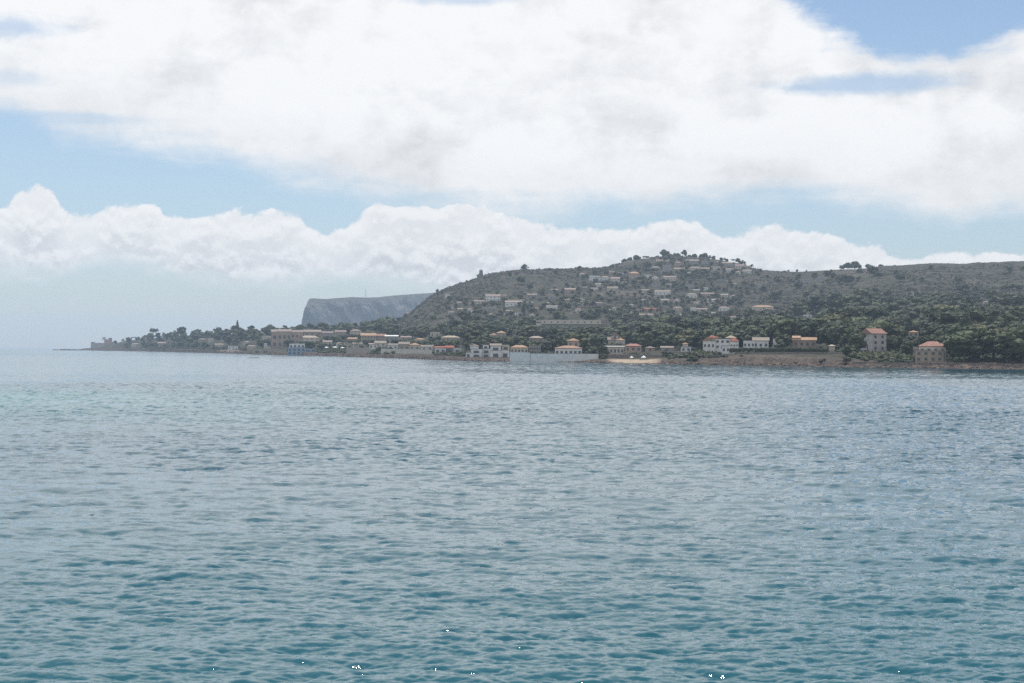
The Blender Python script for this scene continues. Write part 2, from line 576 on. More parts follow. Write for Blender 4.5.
def build_terrain():
    NY, NZ = terrain_nodes()
    segs = [3, 5, 3, 3, 10, 30, 34, 90, 8, 12, 8]
    nt = sum(segs) + 1
    TY = np.zeros((nt, len(TPX)))
    TZ = np.zeros_like(TY)
    for c in range(len(TPX)):
        ys = np.concatenate([np.linspace(NY[i, c], NY[i + 1, c], s, endpoint=False) for i, s in enumerate(segs)] + [[NY[-1, c]]])
        TY[:, c] = ys
        TZ[:, c] = pchip(NY[:, c], NZ[:, c], ys)
    TX = (TPX[None, :] - 512) / F * TY
    shore = NY[2][None, :]
    ridge = NY[8][None, :]
    mid = NY[6][None, :]
    inl = np.clip((TY - shore - 30) / 150, 0, 1)
    up = np.clip((TY - mid) / 250, 0, 1) * np.clip((ridge - TY) / 200, 0, 1)
    rel = np.clip((NZ[8][None, :] - 30) / 60, 0.12, 1)
    # gullies and spurs on the hill, small bumps everywhere, ragged rocks on the shore
    TZ = TZ + up * rel * (fbm(TX / 260, TY / 420, 11, 5) * 40) + inl * fbm(TX / 35, TY / 35, 12, 4) * 4 * np.clip(rel + 0.1, 0, 1)
    crest = np.exp(-((TY - ridge) / 80.0) ** 2)
    TZ = TZ + crest * fbm(TX / 18, TY / 60, 14, 4) * 3.0 * rel
    sh = np.exp(-((TY - shore - 3) / 9.0) ** 2)
    TZ = TZ + sh * fbm(TX / 5, TY / 4, 13, 4) * 1.3
    V = np.stack([TX, TY, TZ], axis=2).reshape(-1, 3)
    me = quads_mesh('terrain', V, grid_faces(nt, len(TPX)), M['ground'], True)
    # zones: rock near the water, sand on the beach
    off = (TY - shore) + fbm(TX / 14, TY / 14, 15, 3) * 20
    rock = np.clip((26 - off) / 8, 0, 1)
    beach = np.clip(1 - np.abs(TPX - 634) / 28.0, 0, 1)[None, :] ** 0.5 * np.clip((off - 2) / 3, 0, 1) * np.clip((28 - off) / 6, 0, 1)
    b2 = (np.clip(1 - np.abs(TPX - 228) / 12.0, 0, 1)[None, :] > 0.1) * np.clip((off - 5) / 3, 0, 1) * np.clip((24 - off) / 6, 0, 1) * 0.5
    warm = (np.clip(1 - np.abs(TPX - 772) / 70.0, 0, 1)[None, :]) * 0.35 * rock * (off > 8)
    colr = np.stack([rock, np.clip(beach * 1.5 + b2 + warm * 0.25, 0, 1), rock * 0, rock * 0 + 1], axis=2).reshape(-1, 4)
    a = me.color_attributes.new('zone', 'FLOAT_COLOR', 'POINT')
    a.data.foreach_set('color', colr.astype(np.float32).ravel())
    o = link_mesh('terrain', me)
    tag(o, kind='structure')
    return TY, TZ


TYa, TZa = build_terrain()


def ground(px, Y):
    c = (px - TPX[0]) / 1.6
    c0 = int(min(max(math.floor(c), 0), len(TPX) - 2))
    f = min(max(c - c0, 0), 1)
    a = np.interp(Y, TYa[:, c0], TZa[:, c0])
    b = np.interp(Y, TYa[:, c0 + 1], TZa[:, c0 + 1])
    return float(a * (1 - f) + b * f)


def shoreY(px):
    return float(np.interp(px, SHORE[:, 0], SHORE[:, 1]))


def ridgeY(px):
    return float(np.interp(px, SHORE[:, 0], SHORE[:, 8]))


def footY(px):
    return float(np.interp(px, SHORE[:, 0], SHORE[:, 4]))


def find_Y(px, row, y_from=12.0):
    """nearest distance beyond the shore at which the ground stands on the sight line through that row"""
    Y = shoreY(px) + y_from
    best, bd = Y, 1e9
    while Y < ridgeY(px) + 30:
        _, r = proj(X_of(px, Y), Y, ground(px, Y))
        if abs(r - row) < bd:
            bd, best = abs(r - row), Y
        if r <= row:
            return Y
        Y += 6.0
    return best


# ------------------------------------------------------------------ far headland
def build_headland():
    prof = np.array([(296, 352), (301, 350), (302.4, 331), (302.8, 326), (303.6, 319), (304.8, 312), (306.6, 305), (308.8, 299.5), (310.2, 297.3), (316, 297.4), (322, 297.9), (328, 298),
                     (335, 297.2), (345, 296.6), (352, 296.0), (365, 296.6), (378, 296.3), (395, 294.4), (415, 293), (432, 292), (450, 289), (480, 287), (560, 285), (620, 300)])
    px = np.arange(296, 620, 0.8)
    top = np.interp(px, prof[:, 0], prof[:, 1])
    yhv = 349.4 + (px - 512) * math.tan(ROLL)
    Yc = 5500.0 + 4.0 * (px - 303).clip(0, 120)
    zt = np.maximum(CAMH + (yhv - top) / F * (Yc + 60), -3)
    rows = [(-140, 0.0), (-120, 0.03), (-95, 0.18), (-70, 0.33), (-50, 0.42), (-44, 0.55), (-38, 0.68), (-30, 0.8), (-20, 0.87), (0, 0.92), (20, 0.96),
            (60, 1.0), (200, 1.0), (500, 0.9), (1200, 0.3), (1500, 0.0)]
    # denser rows
    t = np.linspace(0, len(rows) - 1, 90)
    dy = np.interp(t, range(len(rows)), [r[0] for r in rows])
    hz = np.interp(t, range(len(rows)), [r[1] for r in rows])
    Y = Yc[None, :] + dy[:, None]
    gull = fbm(px[None, :] / 15.0 + hz[:, None] * 1.3, hz[:, None] * 2.6 + px[None, :] / 60.0, 21, 6, 0.58)
    Y = Y + gull * 190 * np.clip(hz[:, None] * 4, 0, 1) * np.clip((1.02 - hz[:, None]) * 5, 0, 1) * (dy[:, None] < 60)
    Z = zt[None, :] * hz[:, None] - 3
    Z = Z + fbm(px[None, :] / 3.0 + 0 * Y, t[:, None] / 5 + 0 * Y, 23, 4) * 6 * np.clip(hz[:, None] * 4, 0, 1) * (dy[:, None] < 40)
    X = (px[None, :] - 512) / F * (Yc[None, :] + 60 + 0.2 * dy[:, None])
    V = np.stack([X, Y, Z], axis=2).reshape(-1, 3)
    me = quads_mesh('headland', V, grid_faces(len(t), len(px)), M['ground'], False)
    cl = np.clip((0.99 - hz[:, None]) * 8, 0, 1) * (dy[:, None] < 60) * np.clip(0.75 + 1.6 * fbm(px[None, :] / 8.0 + 0 * Y, t[:, None] / 8 + 0 * Y, 25, 4), 0, 1)
    z0 = cl * 0
    a = me.color_attributes.new('zone', 'FLOAT_COLOR', 'POINT')
    a.data.foreach_set('color', np.stack([z0, z0, cl, z0 + 1], axis=2).reshape(-1, 4).astype(np.float32).ravel())
    tag(link_mesh('headland', me), kind='structure')


build_headland()


# ------------------------------------------------------------------ the sea
def ocean_tile(L, N, V, seed, kmin, kmax, slope, wind=(0.1, -0.995), spread=4.0):
    r = np.random.default_rng(seed)
    kk = 2 * np.pi * np.fft.fftfreq(N, L / N)
    kx, ky = np.meshgrid(kk, kk, indexing='xy')
    k = np.hypot(kx, ky)
    k[0, 0] = 1.0
    Lw = V * V / 9.81
    cosw = (kx * wind[0] + ky * wind[1]) / k
    P = np.exp(-1.0 / (k * Lw) ** 2) / k ** 4 * (0.04 + np.abs(cosw) ** spread)
    P[(k < kmin) | (k > kmax)] = 0
    P *= np.exp(-(k / kmax * 1.3) ** 4)
    P[0, 0] = 0
    h = (r.normal(size=(N, N)) + 1j * r.normal(size=(N, N))) * np.sqrt(P)
    H = np.fft.ifft2(h).real
    S = np.fft.ifft2(1j * kx * h).real ** 2 + np.fft.ifft2(1j * ky * h).real ** 2
    sc = slope / math.sqrt(S.mean())
    DX = np.fft.ifft2(1j * kx / k * h).real
    DY = np.fft.ifft2(1j * ky / k * h).real
    return [(a * sc).astype(np.float32) for a in (H, DX, DY)]


def bilin(T, L, X, Y):
    N = T.shape[0]
    x = (X / L * N) % N
    y = (Y / L * N) % N
    x0 = np.floor(x).astype(np.int32) % N
    y0 = np.floor(y).astype(np.int32) % N
    fx, fy = x - np.floor(x), y - np.floor(y)
    x1, y1 = (x0 + 1) % N, (y0 + 1) % N
    return (T[y0, x0] * (1 - fx) + T[y0, x1] * fx) * (1 - fy) + (T[y1, x0] * (1 - fx) + T[y1, x1] * fx) * fy


def sea_material():
    m = bpy.data.materials.new('sea_water')
    m.use_nodes = True
    k = NT(m.node_tree)
    b = k.n['Principled BSDF']
    geo = k.node('ShaderNodeNewGeometry')
    P = geo.outputs['Position']
    at = k.node('ShaderNodeAttribute', attribute_name='water')
    s = k.node('ShaderNodeSeparateColor')
    k.put(s.inputs[0], at.outputs['Color'])
    shallow, calm, far = s.outputs
    col = k.mix(shallow, (0.011, 0.074, 0.108), (0.024, 0.155, 0.172))
    k.put(b.inputs['Base Color'], col)
    k.put(b.inputs['Roughness'], k.m('ADD', k.m('MULTIPLY', calm, 0.04), k.m('MULTIPLY_ADD', far, 0.05, 0.04)))
    b.inputs['IOR'].default_value = 1.333
    b.inputs['Specular IOR Level'].default_value = 0.5
    n1 = k.noise(P, 5.0, 2, 0.5)
    mp = k.node('ShaderNodeMapping')
    k.put(mp.inputs[0], P)
    mp.inputs['Scale'].default_value = (0.55, 1.3, 1.0)
    n2 = k.noise(mp.outputs[0], 0.9, 6, 0.65)
    live = k.m('SUBTRACT', 1.0, k.m('MULTIPLY', calm, 0.6))
    h = k.m('ADD', k.m('MULTIPLY', n1, 0.018), k.m('MULTIPLY', k.m('MULTIPLY', n2, far), 0.40))
    h = k.m('MULTIPLY', h, live)
    bp = k.node('ShaderNodeBump')
    bp.inputs['Strength'].default_value = 1.0
    bp.inputs['Distance'].default_value = 1.0
    k.put(bp.inputs['Height'], h)
    k.put(b.inputs['Normal'], bp.outputs[0])
    return m


def build_sea():
    A = ocean_tile(45.0, 1024, 1.5, 5, 0.9, 60.0, 0.27)
    B = ocean_tile(17.0, 1024, 4.0, 6, 20.0, 90.0, 0.17)
    S = ocean_tile(173.0, 512, 3.6, 9, 0.15, 4.0, 0.05, (-0.5, -0.87), 2.0)
    #         from Y, to Y, row step, columns inside the view
    strips = [(1.0, 30.0, 0.25, 400), (30.0, 72.0, 0.0, 1300), (72.0, 200.0, 0.30, 800), (200.0, 440.0, 0.42, 620), (440.0, 1500.0, 0.95, 430), (1500.0, 12500.0, -1, 120)]
    VV, FF, CC, n = [], [], [], 0
    for y0, y1, step, nc in strips:
        ns = int(nc * 0.22)
        us = np.concatenate([np.linspace(-4, -1.3, 8, endpoint=False), np.linspace(-1.3, -0.40, ns, endpoint=False), np.linspace(-0.40, 0.40, nc),
                             np.linspace(0.40, 1.3, ns + 1)[1:], np.linspace(1.3, 4, 9)[1:]])
        Ys = [y0 - (0.8 if y0 > 1 else 0) - (2.0 if y0 > 300 else 0)]
        while Ys[-1] < y1:
            Y = Ys[-1]
            Ys.append(Y + (step if step > 0 else (max(Y * Y / (CAMH * F) * 0.55, 0.06) if step == 0 else min(1.5 + max(Y - 1500, 0) * 0.05, 400))))
        Ys = np.array(Ys)
        Y, U = np.meshgrid(Ys, us, indexing='ij')
        X = U * Y
        Xs, Ysr = X * 0.985 - Y * 0.17, X * 0.17 + Y * 0.985
        gust = fbm(X / 60, Y / 90, 31, 4) + 0.8 * fbm(X / 150, Y / 28, 37, 4) + 0.7 * fbm(X / 9, Y / 7, 39, 3)
        calm = np.clip((Y + 260 * fbm(X / 160, Y / 240, 33, 4) + 120 * fbm(X / 260, Y / 40, 34, 3) - 300) / 90, 0, 1)
        amp = (1.0 + 0.8 * gust) * (1 + 0.42 * np.clip((Y - 60) / 110, 0, 1) * (1 - calm)) * (1 - (0.45 + 0.3 * np.clip((380 - U * F - 512) / 350, 0, 1)) * calm)
        fade = np.clip((1480 - Y) / 250, 0, 1)
        dY = np.gradient(Ys)[:, None]
        fb = np.clip((0.26 - dY) / 0.18, 0, 1)
        keep = (np.abs(U) < 1.25) * (Y > 4)
        H = bilin(A[0], 45.0, Xs, Ysr) * amp * fade
        DX = bilin(A[1], 45.0, Xs, Ysr) * amp * fade * 1.1
        DY = bilin(A[2], 45.0, Xs, Ysr) * amp * fade * 1.1
        H += bilin(B[0], 17.0, X, Y) * amp * fb
        H += bilin(S[0], 173.0, X, Y) * fade * (1 - 0.6 * calm)
        rX = DX * 0.985 + DY * 0.17
        rY = -DX * 0.17 + DY * 0.985
        VV.append(np.stack([X - rX * keep, Y - rY * keep, H * keep], axis=2).reshape(-1, 3))
        FF.append(grid_faces(len(Ys), len(us)) + n)
        n += len(Ys) * len(us)
        px = U * F + 512
        # pale sandy bottom showing through, wider on the left
        sh = np.exp(-((Y - 235 + 30 * fbm(X / 50, Y / 50, 35, 3)) / 55.0) ** 2) * np.clip((420 - px) / 420, 0, 1) * 0.9
        near = np.clip((110 - Y) / 80, 0, 1) * 0.34
        shallow = np.clip(sh + near + 0.25 * fbm(X / 40, Y / 60, 36, 3), 0, 1)
        far = np.clip((Y - 1100) / 400, 0, 1)
        CC.append(np.stack([shallow, calm, far, far * 0 + 1], axis=2).reshape(-1, 4))
    me = quads_mesh('sea', np.concatenate(VV), np.concatenate(FF), sea_material(), True)
    a = me.color_attributes.new('water', 'FLOAT_COLOR', 'POINT')
    a.data.foreach_set('color', np.concatenate(CC).astype(np.float32).ravel())
    tag(link_mesh('sea', me), kind='structure')


build_sea()

# ------------------------------------------------------------------ houses
LOTS = []          # (px0, px1, row_top, row_base, Y, keep) of what the trees must leave in view
MARKS = []         # landmarks the tree labels refer to


def face_rz(X, Y, rot=0.0):
    return -math.atan2(X, Y) + math.radians(rot)


def roof_mesh(b, x0, x1, y0, y1, z, rise, kind, over=0.45):
    x0, x1, y0, y1 = x0 - over, x1 + over, y0 - over, y1 + over
    t = 0.22
    if kind == 'flat':
        b.box(x0 + over - 0.12, x1 - over + 0.12, y0 + over - 0.12, y1 - over + 0.12, z + 0.003, z + rise)
        return
    cx, cyy = (x0 + x1) / 2, (y0 + y1) / 2
    if kind == 'hip':
        r = min(x1 - x0, y1 - y0) * 0.5
        if x1 - x0 >= y1 - y0:
            p, q = (x0 + r, cyy, z + rise), (x1 - r, cyy, z + rise)
        else:
            p, q = (cx, y0 + r, z + rise), (cx, y1 - r, z + rise)
    elif kind == 'gable':          # ridge along x
        p, q = (x0, cyy, z + rise), (x1, cyy, z + rise)
    elif kind == 'front':          # ridge along y, gable towards the sea
        p, q = (cx, y0, z + rise), (cx, y1, z + rise)
    elif kind == 'lean':
        b.add([(x0, y0, z), (x1, y0, z), (x1, y1, z + rise), (x0, y1, z + rise), (x0, y0, z + t), (x1, y0, z + t), (x1, y1, z + rise + t), (x0, y1, z + rise + t)],
              [(0, 3, 2, 1), (4, 5, 6, 7), (0, 1, 5, 4), (1, 2, 6, 5), (2, 3, 7, 6), (3, 0, 4, 7)])
        return
    base = [(x0, y0, z), (x1, y0, z), (x1, y1, z), (x0, y1, z)]
    eave = [(a, c, e + t) for a, c, e in base]
    p = (p[0], p[1], p[2] + t)
    q = (q[0], q[1], q[2] + t)
    V = base + eave + [p, q]
    fr = kind == 'front' or (kind == 'hip' and x1 - x0 < y1 - y0)
    F_ = [(0, 3, 2, 1), (0, 1, 5, 4), (1, 2, 6, 5), (2, 3, 7, 6), (3, 0, 4, 7)]
    if fr:
        F_ += [(4, 5, 8), (5, 6, 9, 8), (6, 7, 9), (7, 4, 8, 9)]
    else:
        F_ += [(4, 5, 9, 8), (5, 6, 9), (6, 7, 8, 9), (7, 4, 8)]
    b.add(V, F_)


def window(parent, x, y, z, w, h, side='front', name='window', fine=True):
    """a framed opening standing 3 cm proud of the wall, its pane set back in the frame"""
    fr, pa = MB(), MB()
    t = 0.09

    def bx(b, a0, a1, z0, z1, d0, d1):
        if side == 'front':
            b.box(x + a0, x + a1, y - d1, y - d0, z + z0, z + z1)
        elif side == 'left':
            b.box(x - d1, x - d0, y + a0, y + a1, z + z0, z + z1)
        else:
            b.box(x + d0, x + d1, y + a0, y + a1, z + z0, z + z1)
    if fine:
        bx(fr, -w / 2 - t, -w / 2, -t, h + t, -0.05, 0.06)
        bx(fr, w / 2, w / 2 + t, -t, h + t, -0.05, 0.06)
        bx(fr, -w / 2, w / 2, -t, 0, -0.05, 0.08)
        bx(fr, -w / 2, w / 2, h, h + t, -0.05, 0.06)
        f = fr.build(name, M['shut'], parent)
        bx(pa, -w / 2, w / 2, 0, h, -0.05, 0.025)
        pa.build('pane', M['glass'], f)
    else:
        bx(pa, -w / 2, w / 2, 0, h, -0.05, 0.04)
        pa.build(name, M['glass'], parent)


def house(px0, px1, rt, rb, label, wall='white', roof='tile', kind='hip', Y=None, vols=None, rot=0.0, cat='house', name='house', group=None,
          w=None, d=None, cols=None, chimney=False, keep=0.38, mark=None, found=5.0, openings='window', y_from=14, doors=False):
    pc = (px0 + px1) / 2
    if Y is None:
        Y = find_Y(pc, rb, y_from)
    X = X_of(pc, Y)
    m = Y / F
    W = w or (px1 - px0) * m
    H = (rb - rt) * m
    D = d or min(max(W * 0.62, 6.0), 11.0)
    z0 = zat(pc, rb, Y)
    e = empty(name, (X, Y, z0), face_rz(X, Y, rot))
    tag(e, label, cat, group)
    big = Y < 1700
    for (a, b_, c, t_, y0, y1, rk, wk, tk) in (vols or [(0, 1, 0, 1, 0, 1, kind, wall, roof)]):
        xa, xb = (a - 0.5) * W, (b_ - 0.5) * W
        ya, yb = y0 * D, y1 * D
        za, zb = c * H, t_ * H
        full = zb - za
        rise = {'flat': 0.28, 'hip': min(0.26 * full, 2.0) + 0.1, 'gable': min(0.28 * full, 2.4) + 0.1, 'front': min(0.28 * full, 2.4) + 0.1, 'lean': min(0.2 * full, 1.2), 'none': 0.0}[rk]
        if rk == 'lean':
            rise_w = 0
        wt = zb - rise
        bw = MB()
        bw.box(xa, xb, ya, yb, za - (found if c == 0 else 0.02), wt)
        if rk == 'front':
            bw.add([(xa, ya, wt), (xb, ya, wt), ((xa + xb) / 2, ya, wt + rise), (xa, yb, wt), (xb, yb, wt), ((xa + xb) / 2, yb, wt + rise)], [(0, 1, 2), (5, 4, 3)])
        if rk == 'gable':
            ym = (ya + yb) / 2
            bw.add([(xa, ya, wt), (xa, yb, wt), (xa, ym, wt + rise), (xb, ya, wt), (xb, yb, wt), (xb, ym, wt + rise)], [(0, 2, 1), (3, 4, 5)])
        if rk == 'lean':
            bw.add([(xa, ya, wt), (xb, ya, wt), (xb, yb, wt), (xa, yb, wt), (xb, yb, wt + rise), (xa, yb, wt + rise)],
                   [(0, 3, 5), (1, 4, 2), (3, 2, 4, 5)])
        bw.build('wall', M[wk], e)
        if rk != 'none':
            br = MB()
            roof_mesh(br, xa, xb, ya, yb, wt, rise, rk)
            r = br.build('roof', M[tk], e)
            if chimney and rk != 'flat' and a == 0:
                cb = MB()
                cx = xa + (xb - xa) * 0.7
                cyc = (ya + yb) / 2 + 0.8
                cb.box(cx - 0.35, cx + 0.35, cyc - 0.3, cyc + 0.3, wt + rise * 0.4, wt + rise + 1.1)
                cb.box(cx - 0.45, cx + 0.45, cyc - 0.4, cyc + 0.4, wt + rise + 1.103, wt + rise + 1.25)
                cb.build('chimney', M[wk], r)
        ww = xb - xa
        nr = max(1, int(round((wt - za) / 3.1)))
        nc = cols if cols else max(1, int(ww / 3.6))
        nc = min(nc, 9 if big else 4)
        nr = min(nr, 3 if big else 2)
        if wt - za < 1.9:
            continue
        st = (wt - za) / nr
        for i in range(nr):
            for j in range(nc):
                x = xa + ww * (j + 0.5) / nc
                ow = min(1.1, ww / nc * 0.42) if openings == 'window' else ww / nc * 0.48
                oh = min(1.3, st * 0.42) if openings == 'window' else st * 0.52
                zz = za + i * st + st * 0.30
                if openings != 'window':
                    zz = za + i * st + 0.15
                if not big:
                    ow, oh = ow * 1.05, oh * 0.95
                if doors and i == 0 and j == nc // 2:
                    window(e, x, ya, za + 0.05, 1.2, min(2.2, st * 0.8), name='door', fine=big)
                else:
                    window(e, x, ya, zz, ow, oh, fine=big)
    LOTS.append((px0 - 1, px1 + 1, rt, rb, Y, keep))
    if mark:
        MARKS.append((pc, Y, mark))
    return e


V1 = lambda *a: a
# --- along the shore, left to right
house(91, 104, 342.3, 349.2, 'low weathered stone bastion at the left tip of the headland', 'lilac', 'stone', 'flat', name='stone_fort', cat='fort',
      vols=[V1(0, 1, 0, 0.92, 0, 1, 'flat', 'lilac', 'stone'), V1(0.02, 0.3, 0.92, 1.06, 0.1, 0.6, 'flat', 'lilac', 'stone')], d=12, Y=3290, mark='stone fort on the tip', cols=2)
house(104.5, 112, 338.4, 348.4, 'square stone tower house standing right beside the low stone bastion', 'pink', 'stone', 'flat', name='stone_tower', cat='tower',
      d=11, Y=3300, mark='square stone tower', cols=1, vols=[V1(0, 1, 0, 0.9, 0, 1, 'flat', 'pink', 'stone'), V1(0.55, 1, 0.9, 1.06, 0.1, 0.7, 'flat', 'tan', 'stone')])
house(113, 122, 343.6, 347.8, 'low ruined tan house just right of the square stone tower', 'tan', 'stone', 'flat', Y=3180, cols=2)
house(208.5, 213, 338.0, 346.6, 'tall narrow pale house on the wooded left headland', 'cream', 'flat', 'flat', Y=2390, mark='tall narrow pale house', cols=1)
house(198, 207, 338.6, 341.6, 'small beige house with pinkish roof half hidden by headland trees', 'tan', 'palet', 'hip', cols=2)
house(243.5, 250, 341.0, 344.2, 'little pale bungalow tucked in trees left of the apartment block', 'cream', 'palet', 'hip', cols=2)
house(262, 271, 335.8, 339.6, 'small white roofed villa left of the long pinkish apartment block', 'cream', 'white', 'flat', cols=2)
house(264, 273, 343.0, 350.5, 'white waterfront house with terraces left of the blue restaurant', 'cream', 'flat', 'flat', cols=2,
      vols=[V1(0, 0.75, 0, 0.55, 0, 1, 'flat', 'cream', 'flat'), V1(0, 0.35, 0.55, 1, 0.2, 0.9, 'flat', 'white', 'flat')], mark='white terraced waterfront house')
house(271.5, 303, 329.3, 346.5, 'large pinkish apartment block with rows of balconies, above the blue restaurant', 'pink', 'palet', 'gable', cat='apartment block',
      name='apartment_block', vols=[V1(0, 0.2, 0, 0.98, 0.1, 1, 'gable', 'pink', 'palet'), V1(0.2, 0.62, 0, 1, 0, 1, 'gable', 'tan', 'palet'), V1(0.62, 1.0, 0.2, 0.96, 0.2, 1, 'gable', 'pink', 'palet')],
      mark='pinkish apartment block', openings='arch', keep=0.6)
house(304, 321, 329.8, 337.5, 'beige flat block with square loggia, right of the pinkish apartments', 'tan', 'palet', 'gable', cat='apartment block', name='apartment_block', cols=3, openings='arch')
house(299, 319, 335.8, 343.4, 'villa with broad tan tiled roof directly above the blue restaurant', 'cream', 'tan', 'hip',
      vols=[V1(0.05, 1, 0, 1, 0.1, 1, 'hip', 'cream', 'tan'), V1(0, 0.18, 0.1, 1.1, 0, 0.4, 'front', 'tan', 'oran')], chimney=True)
house(288, 316, 343.5, 354.2, 'long blue waterfront restaurant with white arched terrace on top', 'blue', 'flat', 'flat', cat='restaurant', name='waterfront_restaurant',
      vols=[V1(0, 0.62, 0, 0.66, 0, 1, 'flat', 'blue', 'flat'), V1(0.62, 1, 0, 0.55, 0.1, 1, 'flat', 'blue', 'flat'), V1(0.05, 0.6, 0.66, 1, 0.3, 1, 'flat', 'white', 'flat')],
      openings='arch', mark='blue waterfront restaurant', keep=0.05, y_from=9)
house(253, 286, 348.6, 353.2, 'low cream terrace building on the rocks left of the blue restaurant', 'tan', 'flat', 'flat', openings='arch', cols=7, y_from=9, keep=0.1)
house(322, 333, 331.3, 337.5, 'violet grey house with pink roof behind trees near the cape', 'grey', 'palet', 'gable', cols=3)
house(335, 346, 330.2, 336.8, 'pink roofed house partly hidden by dark pines under the cape', 'tan', 'palet', 'gable', cols=3)
house(350, 361, 329.4, 335.5, 'pale house with salmon roof just left of the wide salmon villa', 'cream', 'palet', 'hip', cols=3)
house(361, 386, 333.2, 342, 'wide villa with long salmon tiled roof and dark openings', 'tan', 'oran', 'gable', cols=5,
      vols=[V1(0, 0.6, 0, 1, 0, 1, 'gable', 'tan', 'oran'), V1(0.6, 1.0, 0.1, 0.92, 0.2, 1, 'gable', 'tan', 'tile')], mark='wide salmon roofed villa', chimney=True)
house(385, 398, 335.2, 341, 'grey white flat roofed house right of the wide salmon villa', 'grey', 'white', 'lean', cols=3)
house(369, 386, 341.0, 348.8, 'cream gabled house below the wide salmon villa, close to the water', 'cream', 'palet', 'gable',
      vols=[V1(0.35, 1, 0, 1, 0.2, 1, 'gable', 'cream', 'palet'), V1(0, 0.5, 0, 0.7, 0, 0.9, 'lean', 'white', 'palet')], mark='cream gabled house')
house(399, 420, 342.0, 350.2, 'tan waterfront house with two level salmon roof', 'tan', 'tile', 'gable',
      vols=[V1(0, 0.5, 0, 1, 0.1, 1, 'gable', 'tan', 'palet'), V1(0.5, 1, 0, 0.88, 0, 1, 'hip', 'cream', 'oran')], mark='tan waterfront house')
house(430, 439.5, 331.8, 337, 'small yellowish house among palms above the white bungalow', 'cream', 'cream', 'flat', cols=2)
house(441, 460, 335.8, 342.3, 'house with broad brownish hipped roof above the white bungalow', 'tan', 'tan', 'hip', cols=4, mark='brown hipped roof house')
house(435, 461, 345.8, 352.8, 'low white bungalow with an arched porch and reddish roof line', 'white', 'redt', 'lean',
      vols=[V1(0, 0.42, 0, 0.9, 0, 1, 'lean', 'white', 'redt'), V1(0.42, 0.72, 0, 1.0, 0.3, 1, 'gable', 'grey', 'redt'), V1(0.72, 1, 0, 0.75, 0.1, 1, 'flat', 'white', 'flat')],
      mark='low white bungalow', openings='arch')
house(489, 507, 331.0, 338.5, 'orange roofed villa with raised middle, alone among dark pines', 'cream', 'oran', 'hip',
      vols=[V1(0, 0.55, 0, 0.66, 0.1, 1, 'hip', 'cream', 'oran'), V1(0.4, 0.95, 0, 1, 0, 1, 'hip', 'tan', 'oran')], mark='orange roofed villa', keep=0.45)
# stepped white waterfront complex: terraced houses standing wall to wall
house(466, 482, 345.4, 357.2, 'left block of the stepped white waterfront terrace, with a small gable', 'white', 'flat', 'flat', cat='terraced house', name='terraced_house',
      vols=[V1(0, 0.3, 0, 0.6, 0, 0.9, 'front', 'white', 'palet'), V1(0.3, 1, 0, 0.72, 0, 1, 'flat', 'white', 'flat'), V1(0.25, 0.8, 0.72, 1.05, 0.3, 1, 'hip', 'white', 'palet')],
      openings='arch', group='white stepped waterfront terrace', keep=0.1, mark='stepped white terrace')
house(482, 490.5, 344.6, 357.4, 'tall second block of the stepped white waterfront terrace', 'white', 'flat', 'flat', cat='terraced house', name='terraced_house',
      vols=[V1(0, 1, 0, 0.7, 0, 1, 'flat', 'white', 'flat'), V1(0.1, 0.8, 0.7, 1, 0.3, 1, 'flat', 'white', 'flat')], openings='arch', group='white stepped waterfront terrace', keep=0.1)
house(490.5, 501, 343.8, 357.4, 'third block of the stepped white terrace, pinkish roof on top', 'white', 'flat', 'flat', cat='terraced house', name='terraced_house',
      vols=[V1(0, 1, 0, 0.52, 0, 1, 'flat', 'white', 'flat'), V1(0, 1, 0.52, 1, 0.35, 1, 'gable', 'white', 'palet')], openings='arch', group='white stepped waterfront terrace', keep=0.1)
house(501, 509.5, 344.4, 357.6, 'right block of the stepped white terrace, next to the sea wall', 'white', 'flat', 'flat', cat='terraced house', name='terraced_house',
      vols=[V1(0, 1, 0, 0.6, 0.15, 1, 'flat', 'white', 'flat'), V1(0.1, 1, 0.6, 1, 0.35, 1, 'flat', 'cream', 'palet')], openings='arch', group='white stepped waterfront terrace', keep=0.1)
house(510.5, 528, 345.4, 353.6, 'long beige house with orange eaves behind the white sea wall', 'cream', 'oran', 'hip', cols=5, Y=1040, keep=0.3)
house(529, 541, 345.4, 353.6, 'pale flat house with many columns behind the white sea wall', 'grey', 'flat', 'flat', cols=5, openings='arch', Y=1050, keep=0.3)
house(529, 543, 336.3, 342.5, 'dull brown roofed house behind pines above the white sea wall', 'tan', 'tan', 'hip', cols=3)
house(536, 606, 319.6, 328.5, 'very long flat roofed grey beige building on the wooded plain', 'grey', 'flat', 'flat', cat='building', name='long_building',
      vols=[V1(0, 0.075, 0, 0.95, 0, 1, 'flat', 'cream', 'flat'), V1(0.075, 0.93, 0.5, 1, 0.0, 1, 'flat', 'cream', 'flat'), V1(0.93, 1, 0.3, 0.9, 0, 1, 'flat', 'tan', 'flat'), V1(0.075, 0.93, 0, 0.5, 0.12, 1, 'none', 'grey', 'flat')],
      mark='long flat roofed building', keep=0.35, cols=9, d=14)
house(571, 577.5, 314.8, 320.5, 'small salmon house rising behind the very long flat building', 'pink', 'tile', 'hip', Y=1760, cols=1, keep=0.1)
house(555, 583.5, 344.0, 354.6, 'white villa with bright orange roof behind the white sea wall', 'white', 'oran', 'hip', Y=985,
      vols=[V1(0, 0.95, 0, 0.82, 0, 1, 'hip', 'white', 'tile'), ], mark='orange roofed white villa', keep=0.05, openings='arch', cols=6)
house(567.5, 579, 338.6, 347.5, 'pinkish upper house rising just behind the orange roofed white villa', 'pink', 'tile', 'hip', Y=1010, cols=2, keep=0.3)
